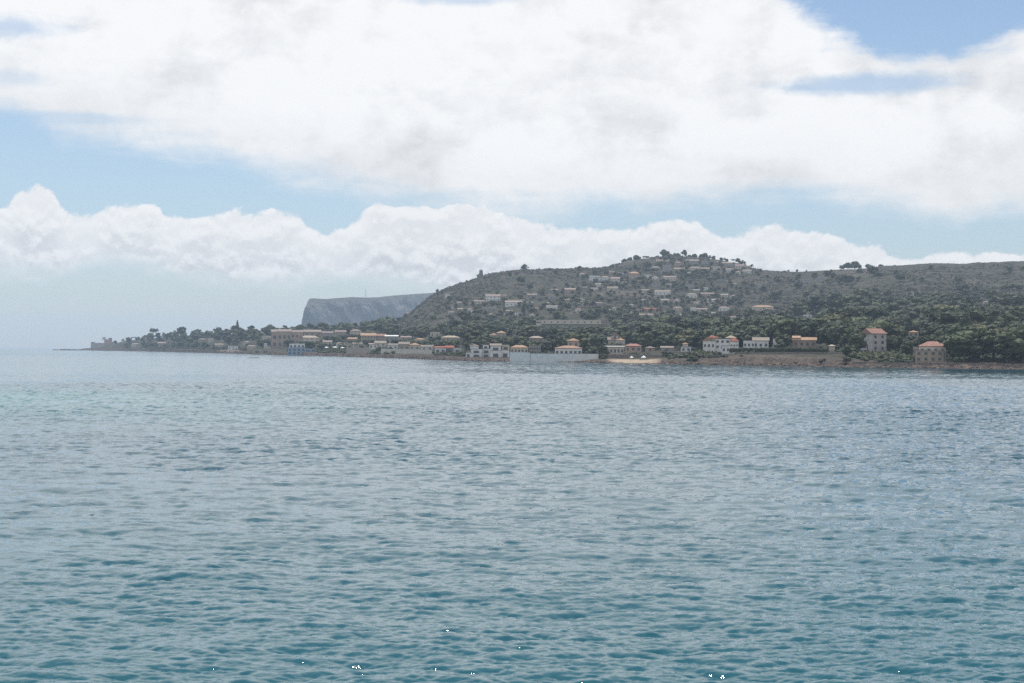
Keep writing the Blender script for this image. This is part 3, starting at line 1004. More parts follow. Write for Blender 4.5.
house(608, 625, 335.0, 346.5, 'cream house with a pointed roof, behind palms and the beach', 'cream', 'palet', 'gable',
      vols=[V1(0, 0.5, 0, 0.78, 0.2, 1, 'gable', 'cream', 'palet'), V1(0.45, 1, 0, 0.72, 0, 1, 'hip', 'white', 'oran'), V1(0.2, 0.62, 0.3, 1.25, 0.4, 1, 'front', 'cream', 'palet')],
      mark='cream pointed roof house', Y=1060)
house(606, 624, 346.0, 352.5, 'low white porch house just behind the sandy beach', 'cream', 'flat', 'lean', openings='arch', cols=5, Y=985)
house(625, 641.5, 344.0, 352.0, 'pinkish house half hidden by bushes above the sandy beach', 'pink', 'tile', 'hip', cols=3, Y=1000, mark='pinkish house above the beach')
house(681, 691, 343.0, 352.0, 'small white house with a tiny orange roof peak', 'white', 'oran', 'hip',
      vols=[V1(0, 1, 0, 0.62, 0, 1, 'flat', 'white', 'flat'), V1(0.15, 0.7, 0.62, 1, 0.3, 0.8, 'hip', 'cream', 'oran')], mark='small white peaked house', cols=2)
house(703, 738.5, 335.6, 349.5, 'wide white villa with dark red roof and a lower terrace wing', 'white', 'redt', 'hip', Y=912,
      vols=[V1(0, 0.34, 0, 0.88, 0, 1, 'front', 'white', 'tile'), V1(0.34, 0.76, 0, 0.80, 0.1, 1, 'flat', 'white', 'shut'), V1(0.76, 1, 0, 0.82, 0.0, 1, 'hip', 'white', 'redt'),
            V1(0.12, 0.42, 0.4, 1, 0.5, 1, 'hip', 'white', 'redt'), V1(0.64, 0.93, 0.4, 1, 0.5, 1, 'hip', 'white', 'tan')],
      mark='wide white villa', chimney=True, keep=0.05, cols=3)
house(722, 738, 345.5, 353.2, 'small white annex below the wide white villa with red roof', 'white', 'flat', 'flat', Y=895, cols=4, keep=0.05)
house(743.5, 768.5, 337.6, 348.5, 'white villa with pale tiled roof and a low left wing, above the hedge', 'white', 'palet', 'hip', Y=908,
      vols=[V1(0, 0.45, 0, 0.75, 0, 1, 'flat', 'white', 'flat'), V1(0.38, 1, 0, 1, 0.15, 1, 'gable', 'white', 'palet')],
      mark='white villa above the hedge', chimney=True, keep=0.15, cols=3)
house(773, 778, 338.3, 342, 'tiny white outbuilding between the white villa and the salmon house', 'white', 'palet', 'flat', Y=920, cols=1)
house(793, 816, 336.0, 347.2, 'salmon house with sunlit orange sloping roof above the hedge', 'pink', 'oran', 'gable', Y=908,
      vols=[V1(0, 1, 0.0, 0.86, 0, 1, 'gable', 'pink', 'oran'), V1(0, 0.3, 0, 1, 0.1, 0.8, 'lean', 'cream', 'oran')], mark='salmon house', keep=0.2, cols=4)
house(829, 835, 345.0, 348.5, 'tiny cream hut in the bushes right of the salmon house', 'cream', 'cream', 'hip', Y=865, cols=1)
house(865, 893, 328.8, 351.2, 'tall three storey tower like villa with terracotta gable roof', 'lilac', 'tile', 'gable', Y=830, rot=38, w=8.6, d=8.8,
      vols=[V1(0, 1, 0, 1, 0, 1, 'gable', 'lilac', 'tile'), V1(-0.08, 0, 0, 0.3, 0.35, 0.7, 'flat', 'lilac', 'flat'), V1(1.0, 1.28, 0, 0.7, 0.3, 0.9, 'flat', 'tan', 'palet')],
      mark='tall tower like villa', keep=0.06, cols=2, chimney=True)
house(908.5, 918.5, 330.8, 336.5, 'small sunlit orange roofed house peeping out of the pines', 'cream', 'oran', 'hip', y_from=200, cols=2, keep=0.2, mark='small sunlit orange house')
house(917, 945.5, 341.8, 361.8, 'large tan waterfront house with hipped orange roof and blank lower wall', 'tan', 'tile', 'hip', Y=757,
      vols=[V1(0.08, 1, 0, 1, 0.05, 1, 'hip', 'cream', 'tile'), V1(-0.04, 0.92, 0, 0.58, -0.3, 0.05, 'flat', 'tan', 'flat'), V1(-0.12, 0.1, 0.0, 0.75, 0.2, 0.8, 'flat', 'tan', 'flat')],
      mark='large tan waterfront house', keep=0.0, cols=4)

for q in [
    (131, 140, 343.2, 347.0, 'small beige cottage in the bushes nearest the stone tower', 'cream', 'palet', 'hip'),
    (158, 167, 342.0, 346.6, 'pale cottage below the space between the two umbrella pines', 'tan', 'palet', 'gable'),
    (215, 223, 343.6, 348.0, 'pale cottage right of the tall narrow pale house', 'cream', 'palet', 'gable'),
    (228, 238, 345.6, 350.0, 'white cottage just above the pale sandy patch on the left shore', 'white', 'flat', 'flat'),
    (247, 256, 345.2, 349.6, 'cream cottage left of the white terraced waterfront house', 'cream', 'palet', 'hip'),
    (323, 332, 340.6, 345.2, 'cream house behind trees just right of the villa above the restaurant', 'cream', 'palet', 'gable'),
    (336, 345, 342.2, 346.8, 'small white house behind the parasols', 'white', 'palet', 'hip'),
    (348, 357, 337.6, 342.6, 'tan house left of the wide salmon villa, half hidden', 'tan', 'oran', 'gable'),
    (353, 362, 342.6, 347.2, 'cream house directly behind the beige retaining wall', 'cream', 'palet', 'gable'),
    (388, 398, 343.8, 349.2, 'white house between cream gabled house and tan waterfront house', 'white', 'palet', 'lean'),
    (401, 411, 336.2, 340.4, 'pinkish house in the trees above the tan waterfront house', 'pink', 'palet', 'gable'),
    (415, 425, 338.4, 342.6, 'cream house left of the brown hipped roof house', 'cream', 'oran', 'hip'),
    (421, 433, 345.2, 350.8, 'white house touching the left side of the low white bungalow', 'white', 'palet', 'gable'),
    (645, 655, 346.6, 351.6, 'greyish tan house in bushes right of the pinkish beach house', 'tan', 'palet', 'hip'),
    (661, 673, 346.4, 351.4, 'pale grey house in the trees right of the sandy beach', 'grey', 'palet', 'gable'),
]:
    house(q[0], q[1], q[2], q[3], q[4], q[5], q[6], q[7], keep=0.55)

# --- on the hillside and its crest: (px0, px1, top row, base row, wall, roof, kind, label)
HILL = [
    (404, 409, 312.5, 315.5, 'cream', 'palet', 'hip', 'lone pale house low on the far left end of the hill'),
    (445, 449.5, 294.2, 297.6, 'white', 'white', 'flat', 'lone white house high on the left spur of the hill'),
    (467, 472.5, 308.0, 312.5, 'white', 'palet', 'hip', 'white house with pale roof, leftmost of the lower villa cluster'),
    (474, 484, 300.3, 304.0, 'cream', 'cream', 'gable', 'wide cream house left of the arcaded white villa'),
    (485.5, 500, 294.3, 300.8, 'white', 'palet', 'gable', 'large white arcaded villa in the middle of the left slope'),
    (483, 496, 307.4, 311.2, 'grey', 'white', 'flat', 'long grey terrace house below the large arcaded villa'),
    (488, 493, 313.4, 317.2, 'cream', 'palet', 'hip', 'small cream house under the long grey terrace house'),
    (501, 507, 294.8, 297.6, 'tan', 'palet', 'hip', 'little tan house just right of the large arcaded villa'),
    (505, 521.5, 300.6, 306.4, 'white', 'palet', 'gable', 'long white villa with pale roof left of the lone cypress'),
    (503, 507.5, 313.6, 317.2, 'cream', 'white', 'flat', 'small pale house beneath the long white villa'),
    (527, 536.5, 293.6, 298.0, 'grey', 'palet', 'gable', 'greyish gabled house up the slope right of the cypress'),
    (529.5, 535, 313.8, 317.0, 'white', 'palet', 'hip', 'small white house low down right of the cypress'),
    (534, 539, 307.8, 310.6, 'grey', 'palet', 'hip', 'small dim grey house in the middle of the lower slope'),
    (546, 555.5, 295.6, 299.4, 'grey', 'flat', 'flat', 'flat grey house in the middle of the upper slope'),
    (549.5, 559, 288.8, 293.0, 'grey', 'palet', 'hip', 'greyish hipped house above the flat grey slope house'),
    (546, 557, 305.6, 310.0, 'white', 'grey', 'lean', 'whitish house with a sloping roof above the long building'),
    (564.5, 575, 288.0, 293.6, 'pink', 'palet', 'gable', 'pinkish house with two openings on the mid upper slope'),
    (577.5, 585, 298.8, 301.8, 'cream', 'palet', 'hip', 'low cream house on the slope above the small salmon house'),
    (575, 581, 308.6, 312.0, 'white', 'tile', 'hip', 'small white house with tiled roof right above the long building'),
    (589, 600, 275.4, 282.2, 'white', 'flat', 'flat', 'tall white flat roofed villa high on the slope, left of the crest village'),
    (600.5, 609, 276.0, 280.6, 'white', 'palet', 'hip', 'white hipped villa next to the tall white flat roofed villa'),
    (610.5, 619.5, 277.0, 283.2, 'cream', 'palet', 'gable', 'cream villa at the upper left edge of the crest village'),
    (607, 617.5, 286.6, 290.6, 'cream', 'cream', 'gable', 'long cream house below the upper left crest villas'),
    (628.5, 639, 271.8, 279.0, 'pink', 'oran', 'hip', 'tall pinkish villa below the retaining wall under the crest'),
    (629, 640.5, 280.0, 283.6, 'tan', 'cream', 'flat', 'low tan terrace house right below the tall pinkish villa'),
    (643.5, 651, 274.4, 278.8, 'white', 'flat', 'flat', 'white flat house right of the tall pinkish villa'),
    (651.5, 658.5, 276.6, 280.2, 'white', 'palet', 'hip', 'white hipped house in the middle row below the crest'),
    (663, 675.5, 275.8, 280.8, 'cream', 'palet', 'gable', 'long cream house in the middle row below the crest'),
    (639.5, 650, 289.4, 292.8, 'cream', 'palet', 'gable', 'left house of the bright pair in the middle of the village slope'),
    (654.5, 670, 290.2, 295.2, 'white', 'cream', 'gable', 'long bright white house, right of the bright middle pair'),
    (686.5, 697, 293.2, 298.0, 'white', 'palet', 'hip', 'white house with pale roof below the right crest'),
    (701, 707.5, 286.8, 290.8, 'white', 'flat', 'flat', 'small boxy white house standing apart on the dark slope'),
    (698.5, 713.5, 292.6, 296.8, 'pink', 'palet', 'gable', 'long pinkish house beneath the small boxy white house'),
    (714.5, 726, 284.0, 287.0, 'tan', 'flat', 'flat', 'low tan flat house on the right of the village slope'),
    (714, 724, 279.4, 281.6, 'grey', 'flat', 'flat', 'thin grey house under the right end of the crest village'),
    (726, 735, 289.0, 291.4, 'tan', 'tan', 'flat', 'brownish low house on the bare right slope'),
    (707.5, 719, 298.8, 303.6, 'white', 'cream', 'gable', 'broad white villa at the top of the lower right cluster'),
    (719.5, 727, 300.4, 304.6, 'cream', 'palet', 'hip', 'cream villa on the right of the lower right cluster'),
    (709, 716, 304.6, 308.2, 'grey', 'palet', 'hip', 'grey villa in the middle of the lower right cluster'),
    (690, 695.5, 307.2, 311.0, 'white', 'white', 'flat', 'brightest white house, leftmost of the lower right cluster'),
    (696, 707, 308.2, 312.4, 'cream', 'palet', 'gable', 'cream villa with long roof in the lower right cluster'),
    (718.5, 729.5, 306.6, 311.4, 'white', 'palet', 'hip', 'wide whitish villa at the lower right of its cluster'),
    (673, 682, 306.8, 311.0, 'cream', 'palet', 'hip', 'cream house left of the lower right cluster'),
    (643.5, 656, 308.0, 311.6, 'pink', 'redt', 'gable', 'low house with a bright red roof above the wood'),
    (639.5, 652.5, 313.8, 318.0, 'cream', 'palet', 'gable', 'pinkish cream house right below the red roofed house'),
    (629.5, 634, 311.6, 315.4, 'white', 'palet', 'hip', 'small white house left of the red roofed house'),
    (752, 773.5, 305.4, 311.4, 'cream', 'oran', 'hip', 'long sunlit villa with orange roof on top of the pine wood'),
    (803, 811.5, 314.6, 318.2, 'white', 'white', 'flat', 'small white house with two blocks in the pines right of the sunlit villa'),
    (744.5, 759, 276.4, 278.8, 'tan', 'flat', 'flat', 'long thin wall like house on the bare saddle'),
    (800, 812, 278.6, 281.4, 'grey', 'flat', 'flat', 'left one of the dim grey houses far up the right slope'),
    (815, 827, 278.4, 281.0, 'grey', 'palet', 'flat', 'right one of the dim grey houses far up the right slope'),
    (910.5, 913.5, 292.2, 295.6, 'white', 'white', 'flat', 'tiny white house, left of two on the right scrub slope'),
    (916.5, 920, 291.0, 295.0, 'white', 'palet', 'hip', 'tiny white house, right of two on the right scrub slope'),
    (983, 989, 301.2, 304.0, 'cream', 'palet', 'hip', 'dim cream house at the right of the scrub slope'),
    # the crest village
    (662, 671, 264.5, 272.0, 'grey', 'flat', 'flat', 'tall grey house under the highest tree of the crest'),
    (650.5, 660, 266.4, 270.8, 'grey', 'palet', 'hip', 'dim house with pale roof left of the tall grey crest house'),
    (672, 681, 261.6, 266.4, 'pink', 'palet', 'hip', 'pinkish house on the crest, right below the highest tree'),
    (673.5, 684, 267.6, 272.8, 'tan', 'cream', 'gable', 'tan gabled house in the second row of the crest village'),
    (686.5, 698, 259.4, 264.6, 'grey', 'palet', 'gable', 'greyish house on the middle of the crest between round trees'),
    (689, 700, 266.6, 270.6, 'cream', 'palet', 'hip', 'cream hipped house below the middle of the crest'),
    (700.5, 709, 267.6, 271.8, 'pink', 'palet', 'gable', 'pink house in the second row right of the crest centre'),
    (703, 713, 260.8, 265.0, 'grey', 'flat', 'flat', 'grey flat house just below the dark double tree of the crest'),
    (711, 720, 266.0, 270.6, 'cream', 'flat', 'flat', 'small cream flat house at the right part of the crest'),
    (722, 732, 262.0, 266.6, 'grey', 'palet', 'gable', 'grey gabled house near the right end of the crest'),
    (724, 733, 268.2, 272.2, 'white', 'palet', 'hip', 'whitish house in the second row at the right crest end'),
    (735, 743, 264.4, 269.6, 'cream', 'palet', 'gable', 'cream house at the right end of the crest line'),
    (742, 751, 269.6, 273.2, 'white', 'palet', 'gable', 'pale house lowest on the right shoulder of the crest'),
]
EXTRA = [
    ('low on the left slope', 438, 600, 301, 318, 10), ('on the middle slope', 560, 640, 284, 300, 6), ('below the crest village', 640, 735, 281, 300, 12),
    ('just above the wood', 600, 735, 301, 317, 12), ('among the crest trees', 648, 748, 257.5, 272, 14), ('high on the left village slope', 578, 650, 270, 284, 6)]
for zone, pa, pb, ra, rb_, cnt in EXTRA:
    got = []
    tries = 0
    while len(got) < cnt and tries < 4000:
        tries += 1
        w_, h_ = rnd.uniform(4.0, 8.0), rnd.uniform(2.4, 3.8)
        p0, r0 = rnd.uniform(pa, pb), rnd.uniform(ra, rb_)
        if r0 + h_ < np.interp(p0, SHORE[:, 0], SHORE[:, 9]) + 2.5:
            continue
        if any(p0 < q[1] + 1.0 and p0 + w_ > q[0] - 1.0 and r0 < q[3] + 0.6 and r0 + h_ > q[2] - 0.6 for q in HILL + got):
            continue
        got.append((p0, p0 + w_, r0, r0 + h_, rnd.choice(['white', 'white', 'cream', 'cream', 'grey', 'pink', 'tan']), rnd.choice(['palet', 'palet', 'cream', 'flat']),
                    rnd.choice(['hip', 'gable', 'gable', 'flat'])))
    got.sort()
    for i, q in enumerate(got):
        HILL.append(q + ('very small %s house, %s from left of tiny ones %s' % (
            {'white': 'white', 'cream': 'cream', 'grey': 'grey', 'pink': 'pinkish', 'tan': 'tan'}[q[4]], '%d%s' % (i + 1, {1: 'st', 2: 'nd', 3: 'rd'}.get(i + 1, 'th')), zone),))
for h in HILL:
    house(h[0], h[1], h[2], h[3], h[7], h[4], {'cream': 'palet'}.get(h[5], h[5]), h[6], group='villas scattered over the hillside', keep=0.5, found=7.0,
          cols=None, y_from=500, Y=None)

# ------------------------------------------------------------------ tower on the hill, mast on the cape
def old_tower():
    pc, rb, rt = 480.6, 277.6, 269.3
    Y = find_Y(pc, rb, 900)
    X, z0 = X_of(pc, Y), zat(pc, rb, Y)
    hgt = (rb - rt) * Y / F
    e = tag(empty('watch_tower', (X, Y, z0)), 'dark round stone watch tower alone on the left hill crest', 'tower')
    b = MB()
    b.tube([(0, 0, -4), (0, 0, hgt * 0.3), (0, 0, hgt * 0.78)], [4.6, 3.3, 2.3], 16)
    b.build('wall', M['stone'], e)
    b = MB()
    b.tube([(0, 0, hgt * 0.785), (0, 0, hgt * 0.84)], [2.8, 2.8], 16)
    for i in range(8):
        a = i * math.pi / 4
        b.box(2.3 * math.cos(a) - 0.3, 2.3 * math.cos(a) + 0.3, 2.0 * math.sin(a) - 0.3, 2.0 * math.sin(a) + 0.3, hgt * 0.842, hgt * 0.92)
    b.build('battlement', M['stone'], e)
    b = MB()
    b.tube([(0, 0, hgt * 0.842), (0, 0, hgt)], [0.9, 0.8], 8)
    b.build('lantern', M['stone'], e)
    b = MB()
    b.box(-0.4, 0.4, -2.75, -2.55, 1.0, 3.0)
    b.build('door', M['shut'], e)
    LOTS.append((478, 483, rt, rb, Y, 0.0))


old_tower()


def mast(px, rb, rt, Y, label, w=1.2):
    X, z0 = X_of(px, Y), zat(px, rb, Y)
    h = (rb - rt) * Y / F
    e = tag(empty('radio_mast', (X, Y, z0)), label, 'mast')
    b = MB()
    for sx_, sy_ in ((-1, -1), (1, -1), (1, 1), (-1, 1)):
        b.tube([(sx_ * w, sy_ * w, -3), (sx_ * w * 0.35, sy_ * w * 0.35, h)], [0.22, 0.15], 5)
    n = 10
    for i in range(n):
        za, zb = h * i / n, h * (i + 1) / n
        ra, rb_ = w * (1 - 0.65 * i / n), w * (1 - 0.65 * (i + 1) / n)
        for q in range(4):
            c = [(-1, -1), (1, -1), (1, 1), (-1, 1)]
            a1, a2 = c[q], c[(q + 1) % 4]
            b.tube([(a1[0] * ra, a1[1] * ra, za), (a2[0] * rb_, a2[1] * rb_, zb)], [0.1, 0.1], 4)
    b.build('lattice', M['metal'], e)
    b = MB()
    b.tube([(0, 0, h), (0, 0, h * 1.15)], [0.15, 0.08], 5)
    b.build('antenna', M['metal'], e)


mast(365.3, 296.4, 289.4, 5800, 'thin grey lattice radio mast on top of the far cape', 2.6)
mast(216.2, 336, 326.8, 2640, 'slim pale mast sticking out of the trees on the left headland', 0.6)


# ------------------------------------------------------------------ walls, hedges, tents, parasols
def long_wall(pts, thick, label, mat, name='sea_wall', cat='wall', coping=None, found=2.0, mark=None):
    """pts: (px, Y, row_top, row_base)"""
    a = pts[len(pts) // 2]
    ox, oy = X_of(a[0], a[1]), a[1]
    e = tag(empty(name, (ox, oy, zat(a[0], a[3], a[1]))), label, cat)
    oz = e.location.z
    b, c = MB(), MB()
    for p, q in zip(pts[:-1], pts[1:]):
        def sec(p, lo, hi, t0, t1):
            x, y = X_of(p[0], p[1]) - ox, p[1] - oy
            zt = zat(p[0], p[2], p[1]) - oz
            zb = zat(p[0], p[3], p[1]) - oz
            z0, z1 = (zb - found, zt) if lo == 'w' else (zt + 0.003, zt + 0.2)
            return [(x, y - t0, z0), (x, y + t1, z0), (x, y + t1, z1), (x, y - t0, z1)]
        for bb, kk, ex in ((b, 'w', 0.0), (c, 'c', 0.08)):
            s1, s2 = sec(p, kk, 0, ex, thick + ex), sec(q, kk, 0, ex, thick + ex)
            bb.add(s1 + s2, [(0, 1, 2, 3), (7, 6, 5, 4), (0, 4, 5, 1), (1, 5, 6, 2), (2, 6, 7, 3), (3, 7, 4, 0)])
    b.build('wall', M[mat], e)
    if coping:
        c.build('coping', M[coping], e)
    LOTS.append((pts[0][0], pts[-1][0], min(p[2] for p in pts), max(p[3] for p in pts), a[1], 0.05))
    if mark:
        MARKS.append((a[0], a[1], mark))


long_wall([(530.5, 968, 353.6, 358.6), (560, 958, 353.8, 358.9), (598.5, 948, 354.0, 359.2)], 0.6, 'long smooth white wall along the shore left of the beach', 'white', coping='grey', mark='long white shore wall')
long_wall([(509.8, 985, 352.4, 358.4), (522, 978, 352.7, 358.5), (530, 972, 352.9, 358.6)], 0.6, 'taller white wall section joining the stepped terrace and the long wall', 'white', coping='white')
long_wall([(346, 1448, 347.6, 351.5), (358, 1425, 347.8, 351.8), (371, 1380, 348.0, 352.2)], 0.6, 'beige retaining wall on the rocks between restaurant and cream house', 'tan', coping='cream')
long_wall([(381, 1330, 348.8, 352.6), (400, 1270, 349.0, 353.0), (432, 1160, 349.8, 354.0)], 0.6, 'low pale wall under the tan waterfront house', 'cream', coping='grey')
long_wall([(608, 958, 354.6, 357.6), (635, 935, 354.8, 358.0), (662, 905, 355.0, 358.6)], 0.5, 'low grey wall behind the sandy beach', 'stone', coping='grey')
long_wall([(735, 868, 352.6, 355.0), (775, 846, 352.4, 355.0), (815, 828, 352.6, 355.2), (846, 812, 353.2, 355.6)], 0.5, 'grey garden wall on top of the earth bank below the hedge', 'stone', coping='flat')
long_wall([(852, 762, 362.2, 365), (885, 752, 362.6, 365.4), (915, 746, 363.0, 365.8), (948, 738, 363.2, 366.2), (985, 729, 363.6, 366.6), (1024, 718, 364.0, 367.2), (1080, 710, 364.3, 367.6)], 0.8,
          'long rough stone wall on the shore below the right hand houses', 'stone', coping='stone')


def ico(sub):
    import bmesh
    bm = bmesh.new()
    bmesh.ops.create_icosphere(bm, subdivisions=sub, radius=1.0)
    v = np.array([q.co[:] for q in bm.verts])
    f = np.array([[q.index for q in t.verts] for t in bm.faces])
    bm.free()
    return v, f


ICO = {1: ico(1), 2: ico(2)}


def clump_set(centres, radii, sub, leaves, leaf, seed, squash=0.8):
    """irregular leaf masses with loose leaf faces round them; returns verts, tri faces, tint per vertex"""
    g = np.random.default_rng(seed)
    V, Fc, T = [], [], []
    n = 0
    iv, fi = ICO[sub]
    for c, r in zip(centres, radii):
        jit = 1 + g.uniform(-0.28, 0.32, (len(iv), 1))
        v = iv * jit * r * np.array([1, 1, squash]) + c
        t = g.uniform(0, 1)
        V.append(v)
        Fc.append(fi + n)
        T.append(np.full(len(v), t))
        n += len(v)
        if leaves:
            d = g.normal(size=(leaves, 3))
            d /= np.linalg.norm(d, axis=1, keepdims=True)
            p = d * r * g.uniform(0.8, 1.35, (leaves, 1)) * np.array([1, 1, squash]) + c
            a = g.normal(size=(leaves, 3)) * leaf
            b = g.normal(size=(leaves, 3)) * leaf
            tri = np.stack([p + a, p + b, p - (a + b) * 0.6], axis=1).reshape(-1, 3)
            V.append(tri)
            Fc.append(np.arange(leaves * 3).reshape(-1, 3) + n)
            T.append(np.repeat(np.clip(t + g.uniform(-0.3, 0.3, leaves), 0, 1), 3))
            n += leaves * 3
    return np.concatenate(V), np.concatenate(Fc), np.concatenate(T)


def crown_arrays(shape, seed, n, sub, leaves, leaf=0.045):
    """crown of a tree one unit high"""
    g = np.random.default_rng(seed)
    C, R = [], []
    for i in range(n):
        a = g.uniform(0, 2 * math.pi)
        if shape == 'round':
            q = g.uniform(0, 1) ** 0.5
            z = g.uniform(0.30, 0.88)
            rr = 0.36 * math.sin(math.pi * min(max((z - 0.12) / 0.86, 0), 1)) ** 0.7 * q
            C.append((rr * math.cos(a), rr * math.sin(a), z))
            R.append(g.uniform(0.11, 0.19))
        elif shape == 'flat':
            q = g.uniform(0, 1) ** 0.5 * 0.5
            C.append((q * math.cos(a), q * math.sin(a), 0.86 + g.uniform(-0.06, 0.07) - q * 0.12))
            R.append(g.uniform(0.09, 0.13))
        elif shape == 'bush':
            q = g.uniform(0, 1) ** 0.5 * 0.55
            z = g.uniform(0.25, 0.72) * (1 - 0.4 * q)
            C.append((q * math.cos(a), q * math.sin(a), z))
            R.append(g.uniform(0.17, 0.28))
        elif shape == 'column':
            z = (i + 0.5) / n
            C.append((g.uniform(-0.02, 0.02), g.uniform(-0.02, 0.02), 0.08 + 0.86 * z))
            R.append(0.085 * (math.sin(math.pi * (0.12 + 0.8 * z)) ** 0.6) + 0.01)
        elif shape == 'spire':
            z = (i // 5 + 0.5) / max(n // 5, 1)
            rr = 0.26 * (1 - z) + 0.01
            C.append((rr * math.cos(a), rr * math.sin(a), 0.2 + 0.76 * z))
            R.append(0.05 * (1.25 - z))
    sq = {'round': 0.75, 'flat': 0.45, 'bush': 0.85, 'column': 1.6, 'spire': 0.45}[shape]
    return clump_set(np.array(C), R, sub, leaves, leaf, seed + 100, sq)


def foliage_mesh(name, arr, mat):
    v, f, t = arr
    me = quads_mesh(name, v, f, mat, False)
    a = me.attributes.new('tint', 'FLOAT', 'POINT')
    a.data.foreach_set('value', t.astype(np.float32))
    return me


def trunk_mesh(shape, seed):
    g = random.Random(seed)
    b = MB()
    top = {'round': 0.62, 'flat': 0.84, 'column': 0.5, 'spire': 0.95, 'bush': 0.4}[shape]
    w = {'round': 0.035, 'flat': 0.032, 'column': 0.02, 'spire': 0.02, 'bush': 0.02}[shape]
    dx, dy = g.uniform(-0.06, 0.06), g.uniform(-0.06, 0.06)
    mid = (dx, dy, top * 0.5)
    b.tube([(0, 0, -0.12), mid, (dx * 0.5, dy * 0.5, top)], [w, w * 0.75, w * 0.4], 6)
    if shape in ('round', 'flat'):
        for i in range(4):
            a = g.uniform(0, 6.28)
            r = 0.26 if shape == 'round' else 0.36
            b.tube([mid if shape == 'round' else (dx * .7, dy * .7, top * 0.7), (r * math.cos(a), r * math.sin(a), top * (1.05 if shape == 'round' else 1.0))], [w * 0.5, w * 0.2], 5)
    me = bpy.data.meshes.new('trunk')
    me.from_pydata(b.v, [], b.f)
    me.materials.append(M['bark'])
    return me


PROTO = {
    'round': [(foliage_mesh('pine_crown', crown_arrays('round', 40 + i, 26, 2, 30, 0.028), M['pine']), trunk_mesh('round', i)) for i in range(7)],
    'light': [(foliage_mesh('leafy_crown', crown_arrays('round', 60 + i, 24, 2, 30, 0.028), M['leaf']), trunk_mesh('round', 20 + i)) for i in range(3)],
    'flat': [(foliage_mesh('umbrella_crown', crown_arrays('flat', 80 + i, 22, 2, 20), M['pine']), trunk_mesh('flat', 40 + i)) for i in range(3)],
    'column': [(foliage_mesh('cypress_crown', crown_arrays('column', 90, 9, 2, 40, 0.02), M['pine']), trunk_mesh('column', 3))],
    'spire': [(foliage_mesh('spire_crown', crown_arrays('spire', 91, 60, 1, 12, 0.03), M['pine']), trunk_mesh('spire', 3))],
    'bush': [(foliage_mesh('bush_leaves', crown_arrays('bush', 95 + i, 12, 2, 26, 0.07), M['leaf']), None) for i in range(3)],
}


def tree(shape, X, Y, z, h, label, cat, name, group=None, wide=1.0, var=None):
    P = PROTO[shape]
    cm, tm = P[rnd.randrange(len(P)) if var is None else var % len(P)]
    s = Vector((h * wide * rnd.uniform(0.95, 1.1), h * wide * rnd.uniform(0.95, 1.1), h))
    rz = rnd.uniform(0, 6.28)
    if tm is None:
        o = link_mesh(name, cm)
        o.location, o.scale, o.rotation_euler = (X, Y, z - 0.05 * h), s, (0, 0, rz)
        return tag(o, label, cat, group)
    e = empty(name, (X, Y, z), rz)
    tag(e, label, cat, group)
    for me, nm in ((tm, 'trunk'), (cm, 'crown')):
        c = link_mesh(nm, me, e)
        c.scale = s
    return e


def tree_px(shape, px, rt, rb, label, cat='tree', name='pine_tree', wide=1.0, group=None, Y=None, y_from=20, mark=None):
    if Y is None:
        Y = find_Y(px, rb, y_from)
    h = (rb - rt) * Y / F
    z = zat(px, rb, Y)
    return tree(shape, X_of(px, Y), Y, z, h, label, cat, name, group, wide)


def palm(px, rt, rb, label, Y=None, y_from=20):
    if Y is None:
        Y = find_Y(px, rb, y_from)
    h = (rb - rt) * Y / F
    e = tag(empty('palm_tree', (X_of(px, Y), Y, zat(px, rb, Y)), rnd.uniform(0, 6)), label, 'palm tree')
    b = MB()
    b.tube([(0, 0, -1), (0.15, 0, h * 0.4), (0.05, 0, h * 0.78)], [0.28, 0.22, 0.2], 7)
    b.build('trunk', M['bark'], e)
    V, Fc = [], []
    for i in range(26):
        a = i * 2.4
        up = 0.9 - 1.5 * (i / 26.0)
        L = h * 0.30 + 0.8
        px_, pz = 0.0, h * 0.78
        prev = None
        for s in range(6):
            t = s / 5
            r = L * t * (0.6 + 0.4 * math.cos(up * 0.8))
            zz = pz + L * (up * t - 0.75 * t * t)
            wd = 0.30 * math.sin(math.pi * (0.15 + 0.8 * t)) + 0.02
            c = Vector((r * math.cos(a), r * math.sin(a), zz))
            sd_ = Vector((-math.sin(a), math.cos(a), 0)) * wd
            V += [tuple(c - sd_ - Vector((0, 0, wd * 0.4))), tuple(c), tuple(c + sd_ - Vector((0, 0, wd * 0.4)))]
            n = len(V)
            if s:
                Fc += [(n - 6, n - 5, n - 2, n - 3), (n - 5, n - 4, n - 1, n - 2)]
    c = MB().add(V, Fc).build('crown', M['palm'], e)


def hedge(pts, h_px, label, deep=2.0, mat='pine'):
    """a clipped hedge of leaf masses along (px, Y, row_base)"""
    C, R = [], []
    a = pts[len(pts) // 2]
    o0 = Vector((X_of(a[0], a[1]), a[1], zat(a[0], a[2], a[1])))
    for p, q in zip(pts[:-1], pts[1:]):
        A = Vector((X_of(p[0], p[1]), p[1], zat(p[0], p[2], p[1]))) - o0
        B = Vector((X_of(q[0], q[1]), q[1], zat(q[0], q[2], q[1]))) - o0
        n = max(2, int((B - A).length / 0.9))
        hh = h_px * p[1] / F
        for i in range(n):
            c = A.lerp(B, i / n)
            for lev in range(2):
                C.append((c.x + rnd.uniform(-.2, .2), c.y + rnd.uniform(-.4, .4), c.z + hh * (0.3 + 0.42 * lev) + rnd.uniform(-.1, .1)))
                R.append(hh * 0.36)
    me = foliage_mesh('hedge', clump_set(np.array(C), R, 1, 10, 0.18, 5, 1.0), M[mat])
    o = link_mesh('hedge', me)
    o.location = o0
    tag(o, label, 'hedge')
    MARKS.append((a[0], a[1], 'clipped hedge'))
    LOTS.append((pts[0][0], pts[-1][0], a[2] - h_px, a[2], a[1], 0.1))


